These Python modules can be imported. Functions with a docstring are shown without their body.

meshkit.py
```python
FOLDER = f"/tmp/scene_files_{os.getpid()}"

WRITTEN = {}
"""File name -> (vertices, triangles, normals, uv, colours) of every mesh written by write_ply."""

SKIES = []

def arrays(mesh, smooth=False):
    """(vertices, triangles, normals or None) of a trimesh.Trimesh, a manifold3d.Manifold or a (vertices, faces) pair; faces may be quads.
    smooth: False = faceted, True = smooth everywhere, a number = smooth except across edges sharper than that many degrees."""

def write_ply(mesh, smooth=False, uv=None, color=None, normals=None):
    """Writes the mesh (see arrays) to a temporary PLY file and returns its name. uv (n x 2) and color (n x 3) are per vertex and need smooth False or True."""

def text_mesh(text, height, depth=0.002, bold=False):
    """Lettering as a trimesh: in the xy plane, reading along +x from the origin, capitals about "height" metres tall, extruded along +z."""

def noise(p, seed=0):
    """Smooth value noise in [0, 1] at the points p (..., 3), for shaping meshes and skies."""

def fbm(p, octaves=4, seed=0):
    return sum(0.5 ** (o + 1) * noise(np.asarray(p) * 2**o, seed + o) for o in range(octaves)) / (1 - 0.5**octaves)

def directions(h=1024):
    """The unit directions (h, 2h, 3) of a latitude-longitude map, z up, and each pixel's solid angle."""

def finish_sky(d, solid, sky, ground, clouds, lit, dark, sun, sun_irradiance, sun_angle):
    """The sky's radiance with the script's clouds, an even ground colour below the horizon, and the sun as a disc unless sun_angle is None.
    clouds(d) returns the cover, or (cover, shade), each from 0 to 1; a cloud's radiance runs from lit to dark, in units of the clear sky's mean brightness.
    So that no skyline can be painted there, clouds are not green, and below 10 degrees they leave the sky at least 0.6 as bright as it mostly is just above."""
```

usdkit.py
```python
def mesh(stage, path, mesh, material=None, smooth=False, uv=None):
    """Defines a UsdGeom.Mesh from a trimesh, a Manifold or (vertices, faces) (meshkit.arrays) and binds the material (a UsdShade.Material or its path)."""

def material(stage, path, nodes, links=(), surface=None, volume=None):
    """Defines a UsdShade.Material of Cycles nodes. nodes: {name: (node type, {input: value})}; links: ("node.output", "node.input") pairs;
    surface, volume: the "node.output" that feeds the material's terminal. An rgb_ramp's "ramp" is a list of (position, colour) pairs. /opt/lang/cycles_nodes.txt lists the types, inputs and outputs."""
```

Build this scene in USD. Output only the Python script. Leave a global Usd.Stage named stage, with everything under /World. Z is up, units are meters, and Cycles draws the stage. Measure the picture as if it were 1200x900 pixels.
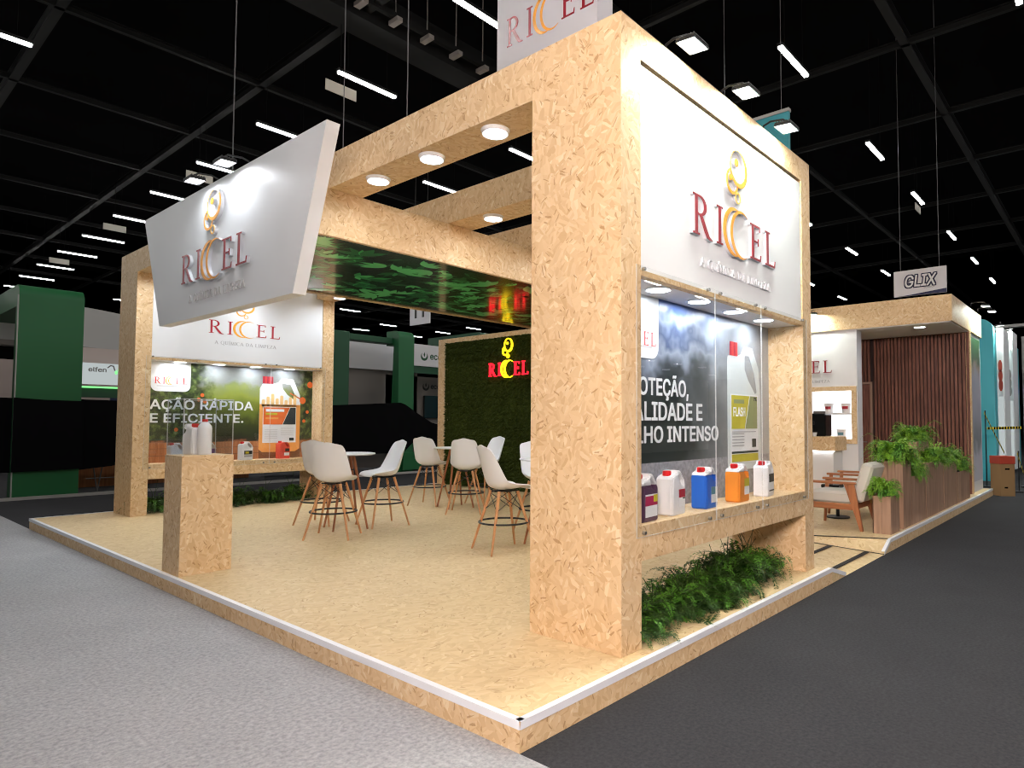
import math, numpy as np, trimesh, usdkit, meshkit
from pxr import Usd, UsdGeom, UsdLux, Gf, Sdf, UsdShade
from shapely import affinity
from shapely.geometry import Polygon, LineString, Point, box as sbox
from shapely.ops import unary_union

stage = Usd.Stage.CreateInMemory()
UsdGeom.SetStageUpAxis(stage, UsdGeom.Tokens.z)
UsdGeom.SetStageMetersPerUnit(stage, 1.0)
UsdGeom.Xform.Define(stage, '/World')
rng = np.random.default_rng(7)

# ------------------------------------------------------------------ camera
F_PX, YAW, PITCH, ROLL = 768.137, 0.70255, 0.04406, 0.00286
CAM = np.array([-2.1562, -2.10270, 1.48345])
PPX, PPY = 65.55, 11.52
EXPOSURE = 0.0
_f = np.array([math.cos(PITCH) * math.cos(YAW), math.cos(PITCH) * math.sin(YAW), math.sin(PITCH)])
_r = np.array([math.sin(YAW), -math.cos(YAW), 0.0])
_u = np.cross(_r, _f)
R2 = math.cos(ROLL) * _r + math.sin(ROLL) * _u
U2 = -math.sin(ROLL) * _r + math.cos(ROLL) * _u
cam = UsdGeom.Camera.Define(stage, '/World/camera')
cm = Gf.Matrix4d(*R2, 0, *U2, 0, *(-_f), 0, *CAM, 1)
cam.AddTransformOp().Set(cm)
AP = 36.0
cam.CreateHorizontalApertureAttr(AP)
cam.CreateVerticalApertureAttr(AP * 0.75)
cam.CreateFocalLengthAttr(F_PX * AP / 1200)
cam.CreateHorizontalApertureOffsetAttr(-PPX * AP / 1200)
cam.CreateVerticalApertureOffsetAttr(PPY * AP / 1200)
cam.CreateClippingRangeAttr(Gf.Vec2f(0.05, 300))
cam.CreateExposureAttr(EXPOSURE)

# ------------------------------------------------------------------ light levels (W/m2/sr) used by the lamps' builders
L_TUBE = 84.0          # hall LED battens
L_DOWN = 108.0         # recessed downlights of the stand
L_CASE = 85.0          # downlights of the display cases
L_FLOOD = 400.0        # flood lights on arms
L_UNSEEN = 360.0        # unseen lamps behind the camera, placed to light the big column
AMBIENT = 0.012        # faint stray light of the hall
dome = UsdLux.DomeLight.Define(stage, '/World/hall_stray_light')
dome.CreateIntensityAttr(AMBIENT)
dome.CreateColorAttr(Gf.Vec3f(1.0, 0.95, 0.9))

# ------------------------------------------------------------------ materials
LK = '/World/Looks/'
UsdGeom.Scope.Define(stage, '/World/Looks')

def lin(c):
    c = np.asarray(c, float) / 255.0
    return tuple(np.where(c <= 0.04045, c / 12.92, ((c + 0.055) / 1.055) ** 2.4))

MATS = {}
def plain(name, rgb, rough=0.5, spec=0.5, **kw):
    p = {'base_color': lin(rgb), 'roughness': rough, 'specular_ior_level': spec}
    p.update(kw)
    MATS[name] = usdkit.material(stage, LK + name, {'p': ('principled_bsdf', p)}, [], surface='p.BSDF')
    return MATS[name]

def emit(name, rgb, strength):
    MATS[name] = usdkit.material(stage, LK + name, {'e': ('emission', {'color': lin(rgb), 'strength': strength})}, [], surface='e.emission')
    return MATS[name]

def osb(name, tones, dark, rough=0.55, flake=1.0, dark_amount=0.1):
    """strand board: flakes of random tone and direction, a few dark strands; uv in metres"""
    t = [lin(x) for x in tones]
    n = {'uv': ('uvmap', {'attribute': 'st'}),
         'wob': ('noise_texture', {'scale': 14.0, 'detail': 3.0}),
         'wadd': ('vector_math', {'math_type': 'multiply_add', 'vector2': (0.03, 0.03, 0.0)}),
         'p': ('principled_bsdf', {'roughness': rough, 'specular_ior_level': 0.35}),
         'bmp': ('bump', {'strength': 0.25, 'distance': 0.004})}
    l = [('uv.UV', 'wob.vector'), ('wob.color', 'wadd.vector1'), ('uv.UV', 'wadd.vector3')]
    for k, (sc, sx, sy, off) in enumerate([(10.0, 9.0, 36.0, 0.0), (15.0, 13.0, 55.0, 3.7), (19.0, 17.0, 120.0, 9.1)]):
        n[f'big{k}'] = ('voronoi_texture', {'dimensions': '2D', 'scale': sc * flake})
        n[f'off{k}'] = ('vector_math', {'math_type': 'add', 'vector2': (off, off * 1.7, 0)})
        n[f'sep{k}'] = ('separate_color', {})
        n[f'ang{k}'] = ('math', {'math_type': 'multiply_add', 'value2': 2.7, 'value3': -1.35})
        n[f'rot{k}'] = ('vector_rotate', {'rotate_type': 'z_axis'})
        n[f'map{k}'] = ('mapping', {'scale': (sx * flake, sy * flake, 1)})
        n[f'fl{k}'] = ('voronoi_texture', {'dimensions': '2D', 'scale': 1.0})
        n[f'fs{k}'] = ('separate_color', {})
        l += [('wadd.vector', f'off{k}.vector1'), (f'off{k}.vector', f'big{k}.vector'), (f'big{k}.color', f'sep{k}.color'),
              (f'sep{k}.r', f'ang{k}.value1'), (f'off{k}.vector', f'rot{k}.vector'), (f'ang{k}.value', f'rot{k}.angle'),
              (f'rot{k}.vector', f'map{k}.vector'), (f'map{k}.vector', f'fl{k}.vector'), (f'fl{k}.color', f'fs{k}.color')]
    n['ramp'] = ('rgb_ramp', {'ramp': [(i / (len(t) - 1), c) for i, c in enumerate(t)]})
    n['ramp1'] = ('rgb_ramp', {'ramp': [(i / (len(t) - 1), c) for i, c in enumerate(t[::-1])]})
    n['pick'] = ('math', {'math_type': 'greater_than', 'value2': 0.45})
    n['m1'] = ('mix', {})
    n['dk'] = ('math', {'math_type': 'greater_than', 'value2': 1 - dark_amount})
    n['dk2'] = ('math', {'math_type': 'greater_than', 'value2': 0.55})
    n['dkm'] = ('math', {'math_type': 'multiply'})
    n['dkf'] = ('math', {'math_type': 'multiply', 'value2': 0.62})
    n['m2'] = ('mix', {'color2': lin(dark)})
    n['hsum'] = ('math', {'math_type': 'add'})
    l += [('fs0.r', 'ramp.fac'), ('fs1.g', 'ramp1.fac'), ('sep1.g', 'pick.value1'), ('pick.value', 'm1.fac'),
          ('ramp.color', 'm1.color1'), ('ramp1.color', 'm1.color2'),
          ('fs2.b', 'dk.value1'), ('sep2.b', 'dk2.value1'), ('dk.value', 'dkm.value1'), ('dk2.value', 'dkm.value2'),
          ('dkm.value', 'dkf.value1'), ('dkf.value', 'm2.fac'), ('m1.color', 'm2.color1'), ('m2.color', 'p.base_color'),
          ('fs0.r', 'hsum.value1'), ('fs1.g', 'hsum.value2'), ('hsum.value', 'bmp.height'), ('bmp.normal', 'p.normal')]
    MATS[name] = usdkit.material(stage, LK + name, n, l, surface='p.BSDF')
    return MATS[name]

osb('osb', [(212, 176, 130), (222, 190, 146), (227, 197, 154), (230, 201, 160), (216, 181, 135), (237, 215, 180)], (170, 120, 72), dark_amount=0.08)
osb('osb_deck', [(208, 180, 134), (219, 193, 148), (223, 198, 154), (213, 185, 139), (228, 205, 164)], (180, 140, 94), flake=0.9, rough=0.5, dark_amount=0.07)
plain('osb_edge', (170, 128, 80), 0.8)

def speckle(name, c1, c2, scale=260.0, rough=0.95, big=0.0, c3=None):
    n = {'g': ('geometry', {}), 'n': ('noise_texture', {'scale': scale, 'detail': 3.0, 'roughness': 0.7}),
         'r': ('rgb_ramp', {'ramp': [(0.3, lin(c1)), (0.7, lin(c2))]}),
         'n2': ('noise_texture', {'scale': 1.3, 'detail': 5.0, 'roughness': 0.65}),
         'r2': ('rgb_ramp', {'ramp': [(0.3, (1 - big,) * 3), (0.7, (1 + big,) * 3)]}),
         'm': ('mix', {'mix_type': 'multiply', 'fac': 1.0}),
         'b': ('bump', {'strength': 0.4, 'distance': 0.004}),
         'p': ('principled_bsdf', {'roughness': rough, 'specular_ior_level': 0.1})}
    l = [('g.position', 'n.vector'), ('g.position', 'n2.vector'), ('n.fac', 'r.fac'), ('n2.fac', 'r2.fac'), ('r.color', 'm.color1'), ('r2.color', 'm.color2'),
         ('m.color', 'p.base_color'), ('n.fac', 'b.height'), ('b.normal', 'p.normal')]
    MATS[name] = usdkit.material(stage, LK + name, n, l, surface='p.BSDF')
speckle('carpet_light', (142, 143, 146), (184, 185, 188), 42, big=0.07)
speckle('carpet_dark', (50, 50, 53), (66, 66, 69), 50, big=0.08)
speckle('moss_green', (26, 34, 12), (62, 74, 26), 60, big=0.25)

def wood(name, c1, c2, scale=22.0, axis=2, rough=0.5):
    s = [scale] * 3
    s[axis] = scale / 14
    n = {'t': ('texture_coordinate', {}), 'm': ('mapping', {'scale': tuple(s)}), 'n': ('noise_texture', {'scale': 1.0, 'detail': 4.0, 'distortion': 0.6}),
         'r': ('rgb_ramp', {'ramp': [(0.3, lin(c1)), (0.7, lin(c2))]}), 'p': ('principled_bsdf', {'roughness': rough, 'specular_ior_level': 0.35})}
    l = [('t.object', 'm.vector'), ('m.vector', 'n.vector'), ('n.fac', 'r.fac'), ('r.color', 'p.base_color')]
    MATS[name] = usdkit.material(stage, LK + name, n, l, surface='p.BSDF')
wood('beech', (186, 128, 84), (214, 160, 112), 30)
wood('teak', (142, 88, 56), (176, 114, 74), 26)
wood('teak_flat', (142, 88, 56), (176, 114, 74), 26, axis=1)
wood('slat_brown', (92, 56, 46), (140, 92, 76), 40, rough=0.55)
wood('planter_wood', (146, 114, 94), (178, 144, 120), 20)
wood('table_wood', (150, 92, 56), (190, 128, 84), 30)

plain('white_panel', (235, 238, 241), 0.45)
plain('white_paint', (228, 228, 230), 0.6)
plain('white_trim', (236, 238, 244), 0.35)
plain('white_plastic', (234, 238, 244), 0.3)
plain('offwhite_cover', (190, 190, 182), 0.5)
plain('canvas_banner', (206, 206, 212), 0.7)
plain('grey_wall', (160, 158, 156), 0.7)
plain('door_trim', (150, 122, 104), 0.6)
plain('slat_gap', (44, 26, 22), 0.8)
plain('grey_dim', (118, 112, 108), 0.7)
plain('pinkish_wall', (176, 160, 154), 0.7)
plain('red_letter', (148, 24, 38), 0.28, 0.6)
plain('gold_letter', (238, 160, 36), 0.28, 0.6)
plain('gold_soft', (246, 190, 84), 0.35)
plain('grey_letter', (150, 150, 156), 0.4)
plain('pale_letter', (216, 218, 224), 0.3)
plain('print_red', (176, 34, 54), 0.5)
plain('print_gold', (245, 176, 60), 0.5)
plain('print_white', (240, 242, 244), 0.5)
plain('print_grey', (168, 168, 172), 0.5)
plain('print_faint', (206, 206, 208), 0.5)
plain('print_orange', (238, 116, 52), 0.5)
plain('print_amber', (240, 166, 84), 0.5)
plain('print_drip', (248, 206, 140), 0.5)
plain('print_palered', (222, 70, 70), 0.5)
plain('print_lime', (200, 190, 56), 0.5)
plain('print_olive', (150, 158, 108), 0.5)
plain('print_dark', (44, 52, 54), 0.5)
plain('print_steel', (216, 224, 224), 0.5)
plain('black_metal', (22, 22, 24), 0.45)
plain('black_truss', (22, 22, 22), 0.7, 0.1)
plain('wire_dark', (14, 14, 14), 0.8, 0.1)
plain('black_matte', (8, 8, 9), 0.9, 0.1)
plain('ceiling_black', (9, 9, 10), 0.95, 0.02)
plain('hall_wall', (26, 25, 26), 0.95, 0.05)
plain('black_cloth', (13, 13, 15), 0.95, 0.05)
plain('green_paint', (12, 92, 48), 0.5)
plain('green_dark', (12, 70, 42), 0.55)
plain('teal_paint', (72, 186, 200), 0.45)
plain('teal_deep', (52, 140, 152), 0.45)
plain('cap_red', (206, 30, 34), 0.35)
plain('jug_white', (234, 234, 236), 0.35)
plain('jug_blue', (40, 104, 206), 0.3)
plain('jug_orange', (238, 146, 50), 0.3)
plain('jug_purple', (86, 58, 82), 0.3)
plain('jug_violet', (132, 92, 128), 0.3)
plain('jug_red', (226, 84, 66), 0.3)
plain('label_magenta', (176, 34, 84), 0.5)
plain('label_black', (40, 42, 38), 0.5)
plain('label_teal', (92, 138, 150), 0.5)
plain('cardboard', (150, 118, 78), 0.8)
plain('carton_red', (172, 60, 40), 0.6)
plain('tape_yellow', (206, 190, 40), 0.5)
plain('steel', (200, 202, 204), 0.25, metallic=1.0)
plain('cable', (90, 90, 92), 0.5)
plain('cushion', (206, 202, 192), 0.85, 0.2)
plain('screen_black', (16, 18, 20), 0.2)
plain('navy', (34, 40, 78), 0.5)
plain('rubber_black', (26, 22, 20), 0.8)
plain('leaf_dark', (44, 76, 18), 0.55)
plain('leaf_bright', (124, 172, 44), 0.5)
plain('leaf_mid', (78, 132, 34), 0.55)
emit('tube_glow', (252, 250, 246), L_TUBE)
emit('flood_soft', (246, 250, 255), 75.0)
emit('down_glow', (242, 248, 255), L_DOWN)
emit('case_glow', (242, 249, 255), L_CASE)
emit('flood_glow', (244, 255, 242), L_FLOOD)
emit('unseen_lamp_glow', (255, 235, 226), L_UNSEEN)
emit('neon_red', (255, 30, 44), 2.6)
emit('neon_yellow', (255, 214, 30), 2.2)
emit('niche_glow', (250, 252, 255), 5.0)
emit('white_lit', (255, 255, 255), 2.2)
emit('green_led', (140, 255, 150), 1.2)
emit('purple_led', (176, 110, 230), 1.0)
emit('screen_lit', (226, 236, 236), 0.62)
emit('screen_blue', (120, 190, 220), 0.25)

def acrylic(name, ior=1.49, tint=(0.97, 0.98, 0.985)):
    n = {'f0': ('fresnel', {'IOR': ior}), 'geo': ('geometry', {}), 'inv': ('math', {'math_type': 'subtract', 'value1': 1.0}), 'f': ('math', {'math_type': 'multiply'}), 't': ('transparent_bsdf', {'color': tint}), 'g': ('glossy_bsdf', {'color': (1, 1, 1), 'roughness': 0.0}), 'm': ('mix_closure', {})}
    MATS[name] = usdkit.material(stage, LK + name, n, [('geo.backfacing', 'inv.value2'), ('f0.fac', 'f.value1'), ('inv.value', 'f.value2'), ('f.value', 'm.fac'), ('t.BSDF', 'm.closure1'), ('g.BSDF', 'm.closure2')], surface='m.closure')
acrylic('acrylic')
n_ = {'t': ('transparent_bsdf', {}), 'd': ('principled_bsdf', {'base_color': (0.85, 0.88, 0.9), 'roughness': 0.25}), 'm': ('mix_closure', {'fac': 0.3})}  # pale strips along acrylic edges, their highlight put into the colour
MATS['painted_edge_highlight'] = usdkit.material(stage, LK + 'acrylic_edge_highlight', n_, [('t.BSDF', 'm.closure1'), ('d.BSDF', 'm.closure2')], surface='m.closure')

def rampmat(name, nodes, links, rough=0.5, spec=0.5, coat=0.0):
    nodes['p'] = ('principled_bsdf', {'roughness': rough, 'specular_ior_level': spec, 'coat_weight': coat, 'coat_roughness': 0.1})
    MATS[name] = usdkit.material(stage, LK + name, nodes, links, surface='p.BSDF')

# printed orchard (left case): grey sky, lime meadow, dark trees left and right, wooden boards at the bottom
rampmat('print_orchard', {
    'g': ('geometry', {}), 's': ('separate_xyz', {}), 'n': ('noise_texture', {'scale': 3.2, 'detail': 4.0, 'roughness': 0.6}), 'n2': ('noise_texture', {'scale': 11.0, 'detail': 3.0}),
    'nn': ('math', {'math_type': 'multiply_add', 'value2': 0.5, 'value3': -0.25}), 'z': ('math', {'math_type': 'add'}),
    'zr': ('map_range', {'from_min': 0.87, 'from_max': 2.39, 'clamp': True}),
    'zc': ('rgb_ramp', {'ramp': [(0.0, lin((120, 84, 56))), (0.17, lin((150, 96, 66))), (0.20, lin((58, 50, 36))), (0.26, lin((52, 58, 36))), (0.38, lin((62, 70, 34))), (0.50, lin((106, 118, 46))), (0.66, lin((144, 154, 66))), (0.76, lin((134, 142, 92))), (0.82, lin((146, 148, 144))), (1.0, lin((120, 122, 124)))]}),
    'x': ('math', {'math_type': 'multiply_add', 'value2': 0.9}),
    'xr': ('map_range', {'from_min': 1.15, 'from_max': 4.3, 'clamp': True}),
    'xm': ('rgb_ramp', {'ramp': [(0.0, (1, 1, 1)), (0.39, (1, 1, 1)), (0.47, (0, 0, 0)), (0.88, (0, 0, 0)), (0.93, (1, 1, 1)), (1.0, (1, 1, 1))]}),
    'tc': ('rgb_ramp', {'ramp': [(0.3, lin((34, 38, 28))), (0.5, lin((58, 70, 40))), (0.62, lin((96, 112, 58))), (0.75, lin((150, 160, 120)))]}),
    'zm': ('math', {'math_type': 'greater_than', 'value2': 1.2}), 'mf': ('math', {'math_type': 'multiply'}), 'm': ('mix', {})},
    [('g.position', 's.vector'), ('g.position', 'n.vector'), ('g.position', 'n2.vector'), ('n.fac', 'nn.value1'), ('nn.value', 'z.value1'), ('s.z', 'z.value2'), ('z.value', 'zr.value'), ('zr.result', 'zc.fac'),
     ('n.fac', 'x.value1'), ('s.x', 'x.value3'), ('x.value', 'xr.value'), ('xr.result', 'xm.fac'), ('n2.fac', 'tc.fac'), ('s.z', 'zm.value1'), ('zm.value', 'mf.value1'), ('xm.color', 'mf.value2'),
     ('mf.value', 'm.fac'), ('zc.color', 'm.color1'), ('tc.color', 'm.color2'), ('m.color', 'p.base_color')], rough=0.35)
# printed misty road (right case)
rampmat('print_mist', {
    'g': ('geometry', {}), 's': ('separate_xyz', {}), 'n': ('noise_texture', {'scale': 2.6, 'detail': 3.0, 'roughness': 0.55}),
    'nn': ('math', {'math_type': 'multiply_add', 'value2': 0.9, 'value3': -0.45}), 'z': ('math', {'math_type': 'add'}),
    'zr': ('map_range', {'from_min': 0.87, 'from_max': 2.39, 'clamp': True}),
    'zc': ('rgb_ramp', {'ramp': [(0.0, lin((34, 46, 42))), (0.4, lin((32, 42, 40))), (0.58, lin((38, 48, 46))), (0.68, lin((60, 66, 72))), (0.78, lin((150, 160, 178))), (0.84, lin((70, 86, 120))), (0.92, lin((150, 164, 190))), (1.0, lin((74, 100, 160)))]}),
    'x': ('math', {'math_type': 'multiply_add', 'value2': 0.9}), 'xr': ('map_range', {'from_min': 2.6, 'from_max': 4.3, 'clamp': True}),
    'xc': ('rgb_ramp', {'ramp': [(0.0, lin((140, 146, 150))), (1.0, lin((178, 182, 184)))]}), 'xf': ('rgb_ramp', {'ramp': [(0.0, (0, 0, 0)), (0.5, (0.75, 0.75, 0.75)), (1, (0.9, 0.9, 0.9))]}),
    'road': ('math', {'math_type': 'less_than', 'value2': 1.2}), 'n3': ('noise_texture', {'scale': 30.0, 'detail': 3.0}),
    'rc': ('rgb_ramp', {'ramp': [(0.3, lin((128, 130, 136))), (0.7, lin((166, 168, 174)))]}), 'm': ('mix', {}), 'm2': ('mix', {})},
    [('g.position', 's.vector'), ('g.position', 'n.vector'), ('g.position', 'n3.vector'), ('n.fac', 'nn.value1'), ('nn.value', 'z.value1'), ('s.z', 'z.value2'), ('z.value', 'zr.value'), ('zr.result', 'zc.fac'),
     ('n.fac', 'x.value1'), ('s.x', 'x.value3'), ('x.value', 'xr.value'), ('xr.result', 'xf.fac'), ('xr.result', 'xc.fac'), ('xf.color', 'm.fac'), ('zc.color', 'm.color1'), ('xc.color', 'm.color2'),
     ('n3.fac', 'rc.fac'), ('s.z', 'road.value1'), ('road.value', 'm2.fac'), ('m.color', 'm2.color1'), ('rc.color', 'm2.color2'), ('m2.color', 'p.base_color')], rough=0.35)
# glossy jungle leaf print of the soffit
rampmat('print_leaves', {
    'g': ('geometry', {}), 'n': ('noise_texture', {'scale': 1.6, 'detail': 2.0}), 'na': ('math', {'math_type': 'multiply', 'value2': 9.0}),
    'rot': ('vector_rotate', {'rotate_type': 'z_axis'}), 'mp': ('mapping', {'scale': (3.4, 8.5, 1)}), 'v': ('voronoi_texture', {'dimensions': '2D', 'scale': 1.0}), 'sc': ('separate_color', {}),
    'e': ('voronoi_texture', {'dimensions': '2D', 'feature': 'f1', 'scale': 1.0}), 'r': ('rgb_ramp', {'ramp': [(0, lin((10, 30, 20))), (0.5, lin((14, 50, 30))), (1, lin((30, 96, 52)))]}),
    'dk': ('rgb_ramp', {'ramp': [(0.0, (1.1, 1.1, 1.1)), (0.45, (0.6, 0.6, 0.6)), (0.75, (0.12, 0.12, 0.12))]}), 'm': ('mix', {'mix_type': 'multiply', 'fac': 1.0})},
    [('g.position', 'n.vector'), ('n.fac', 'na.value1'), ('g.position', 'rot.vector'), ('na.value', 'rot.angle'), ('rot.vector', 'mp.vector'), ('mp.vector', 'v.vector'), ('v.color', 'sc.color'), ('sc.r', 'r.fac'),
     ('mp.vector', 'e.vector'), ('e.distance', 'dk.fac'), ('r.color', 'm.color1'), ('dk.color', 'm.color2'), ('m.color', 'p.base_color')], rough=0.3, spec=0.5, coat=1.0)
# printed poster of the lounge block
rampmat('print_poster', {
    'g': ('geometry', {}), 's': ('separate_xyz', {}), 'n': ('noise_texture', {'scale': 2.4, 'detail': 3.0}), 'nn': ('math', {'math_type': 'multiply_add', 'value2': 0.8, 'value3': -0.4}), 'z': ('math', {'math_type': 'add'}),
    'zr': ('map_range', {'from_min': 0.3, 'from_max': 3.2, 'clamp': True}),
    'zc': ('rgb_ramp', {'ramp': [(0, lin((196, 196, 206))), (0.2, lin((186, 186, 198))), (0.3, lin((120, 124, 128))), (0.5, lin((150, 148, 162))), (0.75, lin((138, 136, 150))), (0.82, lin((128, 112, 104))), (0.86, lin((40, 66, 46))), (1, lin((48, 96, 60)))]})},
    [('g.position', 's.vector'), ('g.position', 'n.vector'), ('n.fac', 'nn.value1'), ('nn.value', 'z.value1'), ('s.z', 'z.value2'), ('z.value', 'zr.value'), ('zr.result', 'zc.fac'), ('zc.color', 'p.base_color')], rough=0.5)

# ------------------------------------------------------------------ scene helpers
USED = {}
def numbered(parent, name):
    k = USED.get((parent, name), 0)
    USED[(parent, name)] = k + 1
    return name if k == 0 else f'{name}_{k:03d}'

def tag(path, label=None, cat=None, group=None, kind=None):
    p = stage.GetPrimAtPath(path)
    for k, v in (('label', label), ('category', cat), ('group', group), ('kind', kind)):
        if v:
            p.SetCustomDataByKey(k, v)

def thing(name, label, cat, loc=(0, 0, 0), rotz=0.0, group=None, kind=None):
    path = '/World/' + numbered('/World', name)
    x = UsdGeom.Xform.Define(stage, path)
    x.AddTranslateOp().Set(Gf.Vec3d(*map(float, loc)))
    if rotz:
        x.AddRotateZOp().Set(float(rotz))
    tag(path, label, cat, group, kind)
    return path

def copy_of(src, label, loc, rotz=0.0, group=None, scale=None):
    sp = stage.GetPrimAtPath(src)
    base = src.split('/')[-1]
    base = base[:-4] if base[-4] == '_' and base[-3:].isdigit() else base
    was = sp.GetCustomData()
    path = thing(base, label or was['label'], was['category'], loc, rotz, group or was.get('group'))
    if scale:
        UsdGeom.Xformable(stage.GetPrimAtPath(path)).AddScaleOp().Set(Gf.Vec3f(*scale))
    p = stage.GetPrimAtPath(path)
    p.GetReferences().AddInternalReference(src)
    p.SetInstanceable(True)
    return path

def part(parent, name, mesh, mat, smooth=False, uv=None, label=None, cat=None, group=None, kind=None):
    path = parent + '/' + numbered(parent, name)
    if isinstance(mesh, list):
        mesh = trimesh.util.concatenate(mesh)
    m = MATS[mat]
    if uv is not None:
        tri = mesh.triangles.reshape(-1, 3)
        nrm = np.repeat(mesh.face_normals, 3, axis=0)
        ax = np.abs(nrm).argmax(1)
        off = rng.uniform(0, 40, 2)
        st = np.where((ax == 0)[:, None], tri[:, [2, 1]], np.where((ax == 1)[:, None], tri[:, [2, 0]], tri[:, [0, 1]])) + off
        st = st + (ax * 7.3)[:, None]
        usdkit.mesh(stage, path, (tri, np.arange(len(tri)).reshape(-1, 3)), m, False, uv=st)
    else:
        usdkit.mesh(stage, path, mesh, m, smooth)
    tag(path, label, cat, group, kind)
    return path

def top(name, mesh, mat, label, cat, group=None, kind=None, **kw):
    return part('/World', name, mesh, mat, label=label, cat=cat, group=group, kind=kind, **kw)

def struct(name, mesh, mat, label=None, **kw):
    return part('/World', name, mesh, mat, label=label, kind='structure', **kw)

def bx(x0, x1, y0, y1, z0, z1):
    m = trimesh.creation.box([abs(x1 - x0), abs(y1 - y0), abs(z1 - z0)])
    m.apply_translation([(x0 + x1) / 2, (y0 + y1) / 2, (z0 + z1) / 2])
    return m

def bbx(x0, x1, y0, y1, z0, z1, r=0.004):
    """box with chamfered edges"""
    c = np.array([(x0 + x1) / 2, (y0 + y1) / 2, (z0 + z1) / 2])
    hx, hy, hz = abs(x1 - x0) / 2, abs(y1 - y0) / 2, abs(z1 - z0) / 2
    pts = []
    for sx in (-1, 1):
        for sy in (-1, 1):
            for sz in (-1, 1):
                pts += [(sx * (hx - r), sy * (hy - r), sz * hz), (sx * (hx - r), sy * hy, sz * (hz - r)), (sx * hx, sy * (hy - r), sz * (hz - r))]
    m = trimesh.convex.convex_hull(np.array(pts))
    m.apply_translation(c)
    return m

def cyl(p, q, r0, r1=None, n=16):
    """tapered rod from p to q"""
    p, q = np.array(p, float), np.array(q, float)
    r1 = r0 if r1 is None else r1
    d = q - p
    L = np.linalg.norm(d)
    a = np.linspace(0, 2 * np.pi, n, endpoint=False)
    ring = np.stack([np.cos(a), np.sin(a), 0 * a], 1)
    v = np.vstack([ring * [r0, r0, 0], ring * [r1, r1, 0] + [0, 0, L], [[0, 0, 0]], [[0, 0, L]]])
    f = []
    for i in range(n):
        j = (i + 1) % n
        f += [[i, j, n + j], [i, n + j, n + i], [2 * n, j, i], [2 * n + 1, n + i, n + j]]
    m = trimesh.Trimesh(v, f, process=False)
    m.apply_transform(trimesh.geometry.align_vectors([0, 0, 1], d / L))
    m.apply_translation(p)
    return m

def tube(points, r, n=8, closed=False):
    p = np.asarray(points, float)
    t = np.roll(p, -1, 0) - np.roll(p, 1, 0) if closed else np.gradient(p, axis=0)
    t /= np.linalg.norm(t, axis=1, keepdims=True)
    up = np.where(np.abs(t[:, 2:]) < 0.9, [[0, 0, 1.0]], [[1.0, 0, 0]])
    a = np.cross(t, up); a /= np.linalg.norm(a, axis=1, keepdims=True)
    b = np.cross(t, a)
    ang = np.arange(n) * 2 * np.pi / n
    rr = np.broadcast_to(r, (len(p),))
    v = p[:, None] + rr[:, None, None] * (np.cos(ang)[None, :, None] * a[:, None] + np.sin(ang)[None, :, None] * b[:, None])
    f = []
    m = len(p)
    for i in range(m if closed else m - 1):
        i2 = (i + 1) % m
        for j in range(n):
            j2 = (j + 1) % n
            f += [[i * n + j, i2 * n + j2, i * n + j2], [i * n + j, i2 * n + j, i2 * n + j2]]
    return trimesh.Trimesh(v.reshape(-1, 3), f, process=False)

def ex(poly, d):
    """extrude a shapely shape along +z"""
    gs = [g for g in getattr(poly, 'geoms', [poly]) if g.area > 1e-9]
    return trimesh.util.concatenate([trimesh.creation.extrude_polygon(g, d, engine='earcut') for g in gs])

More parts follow.
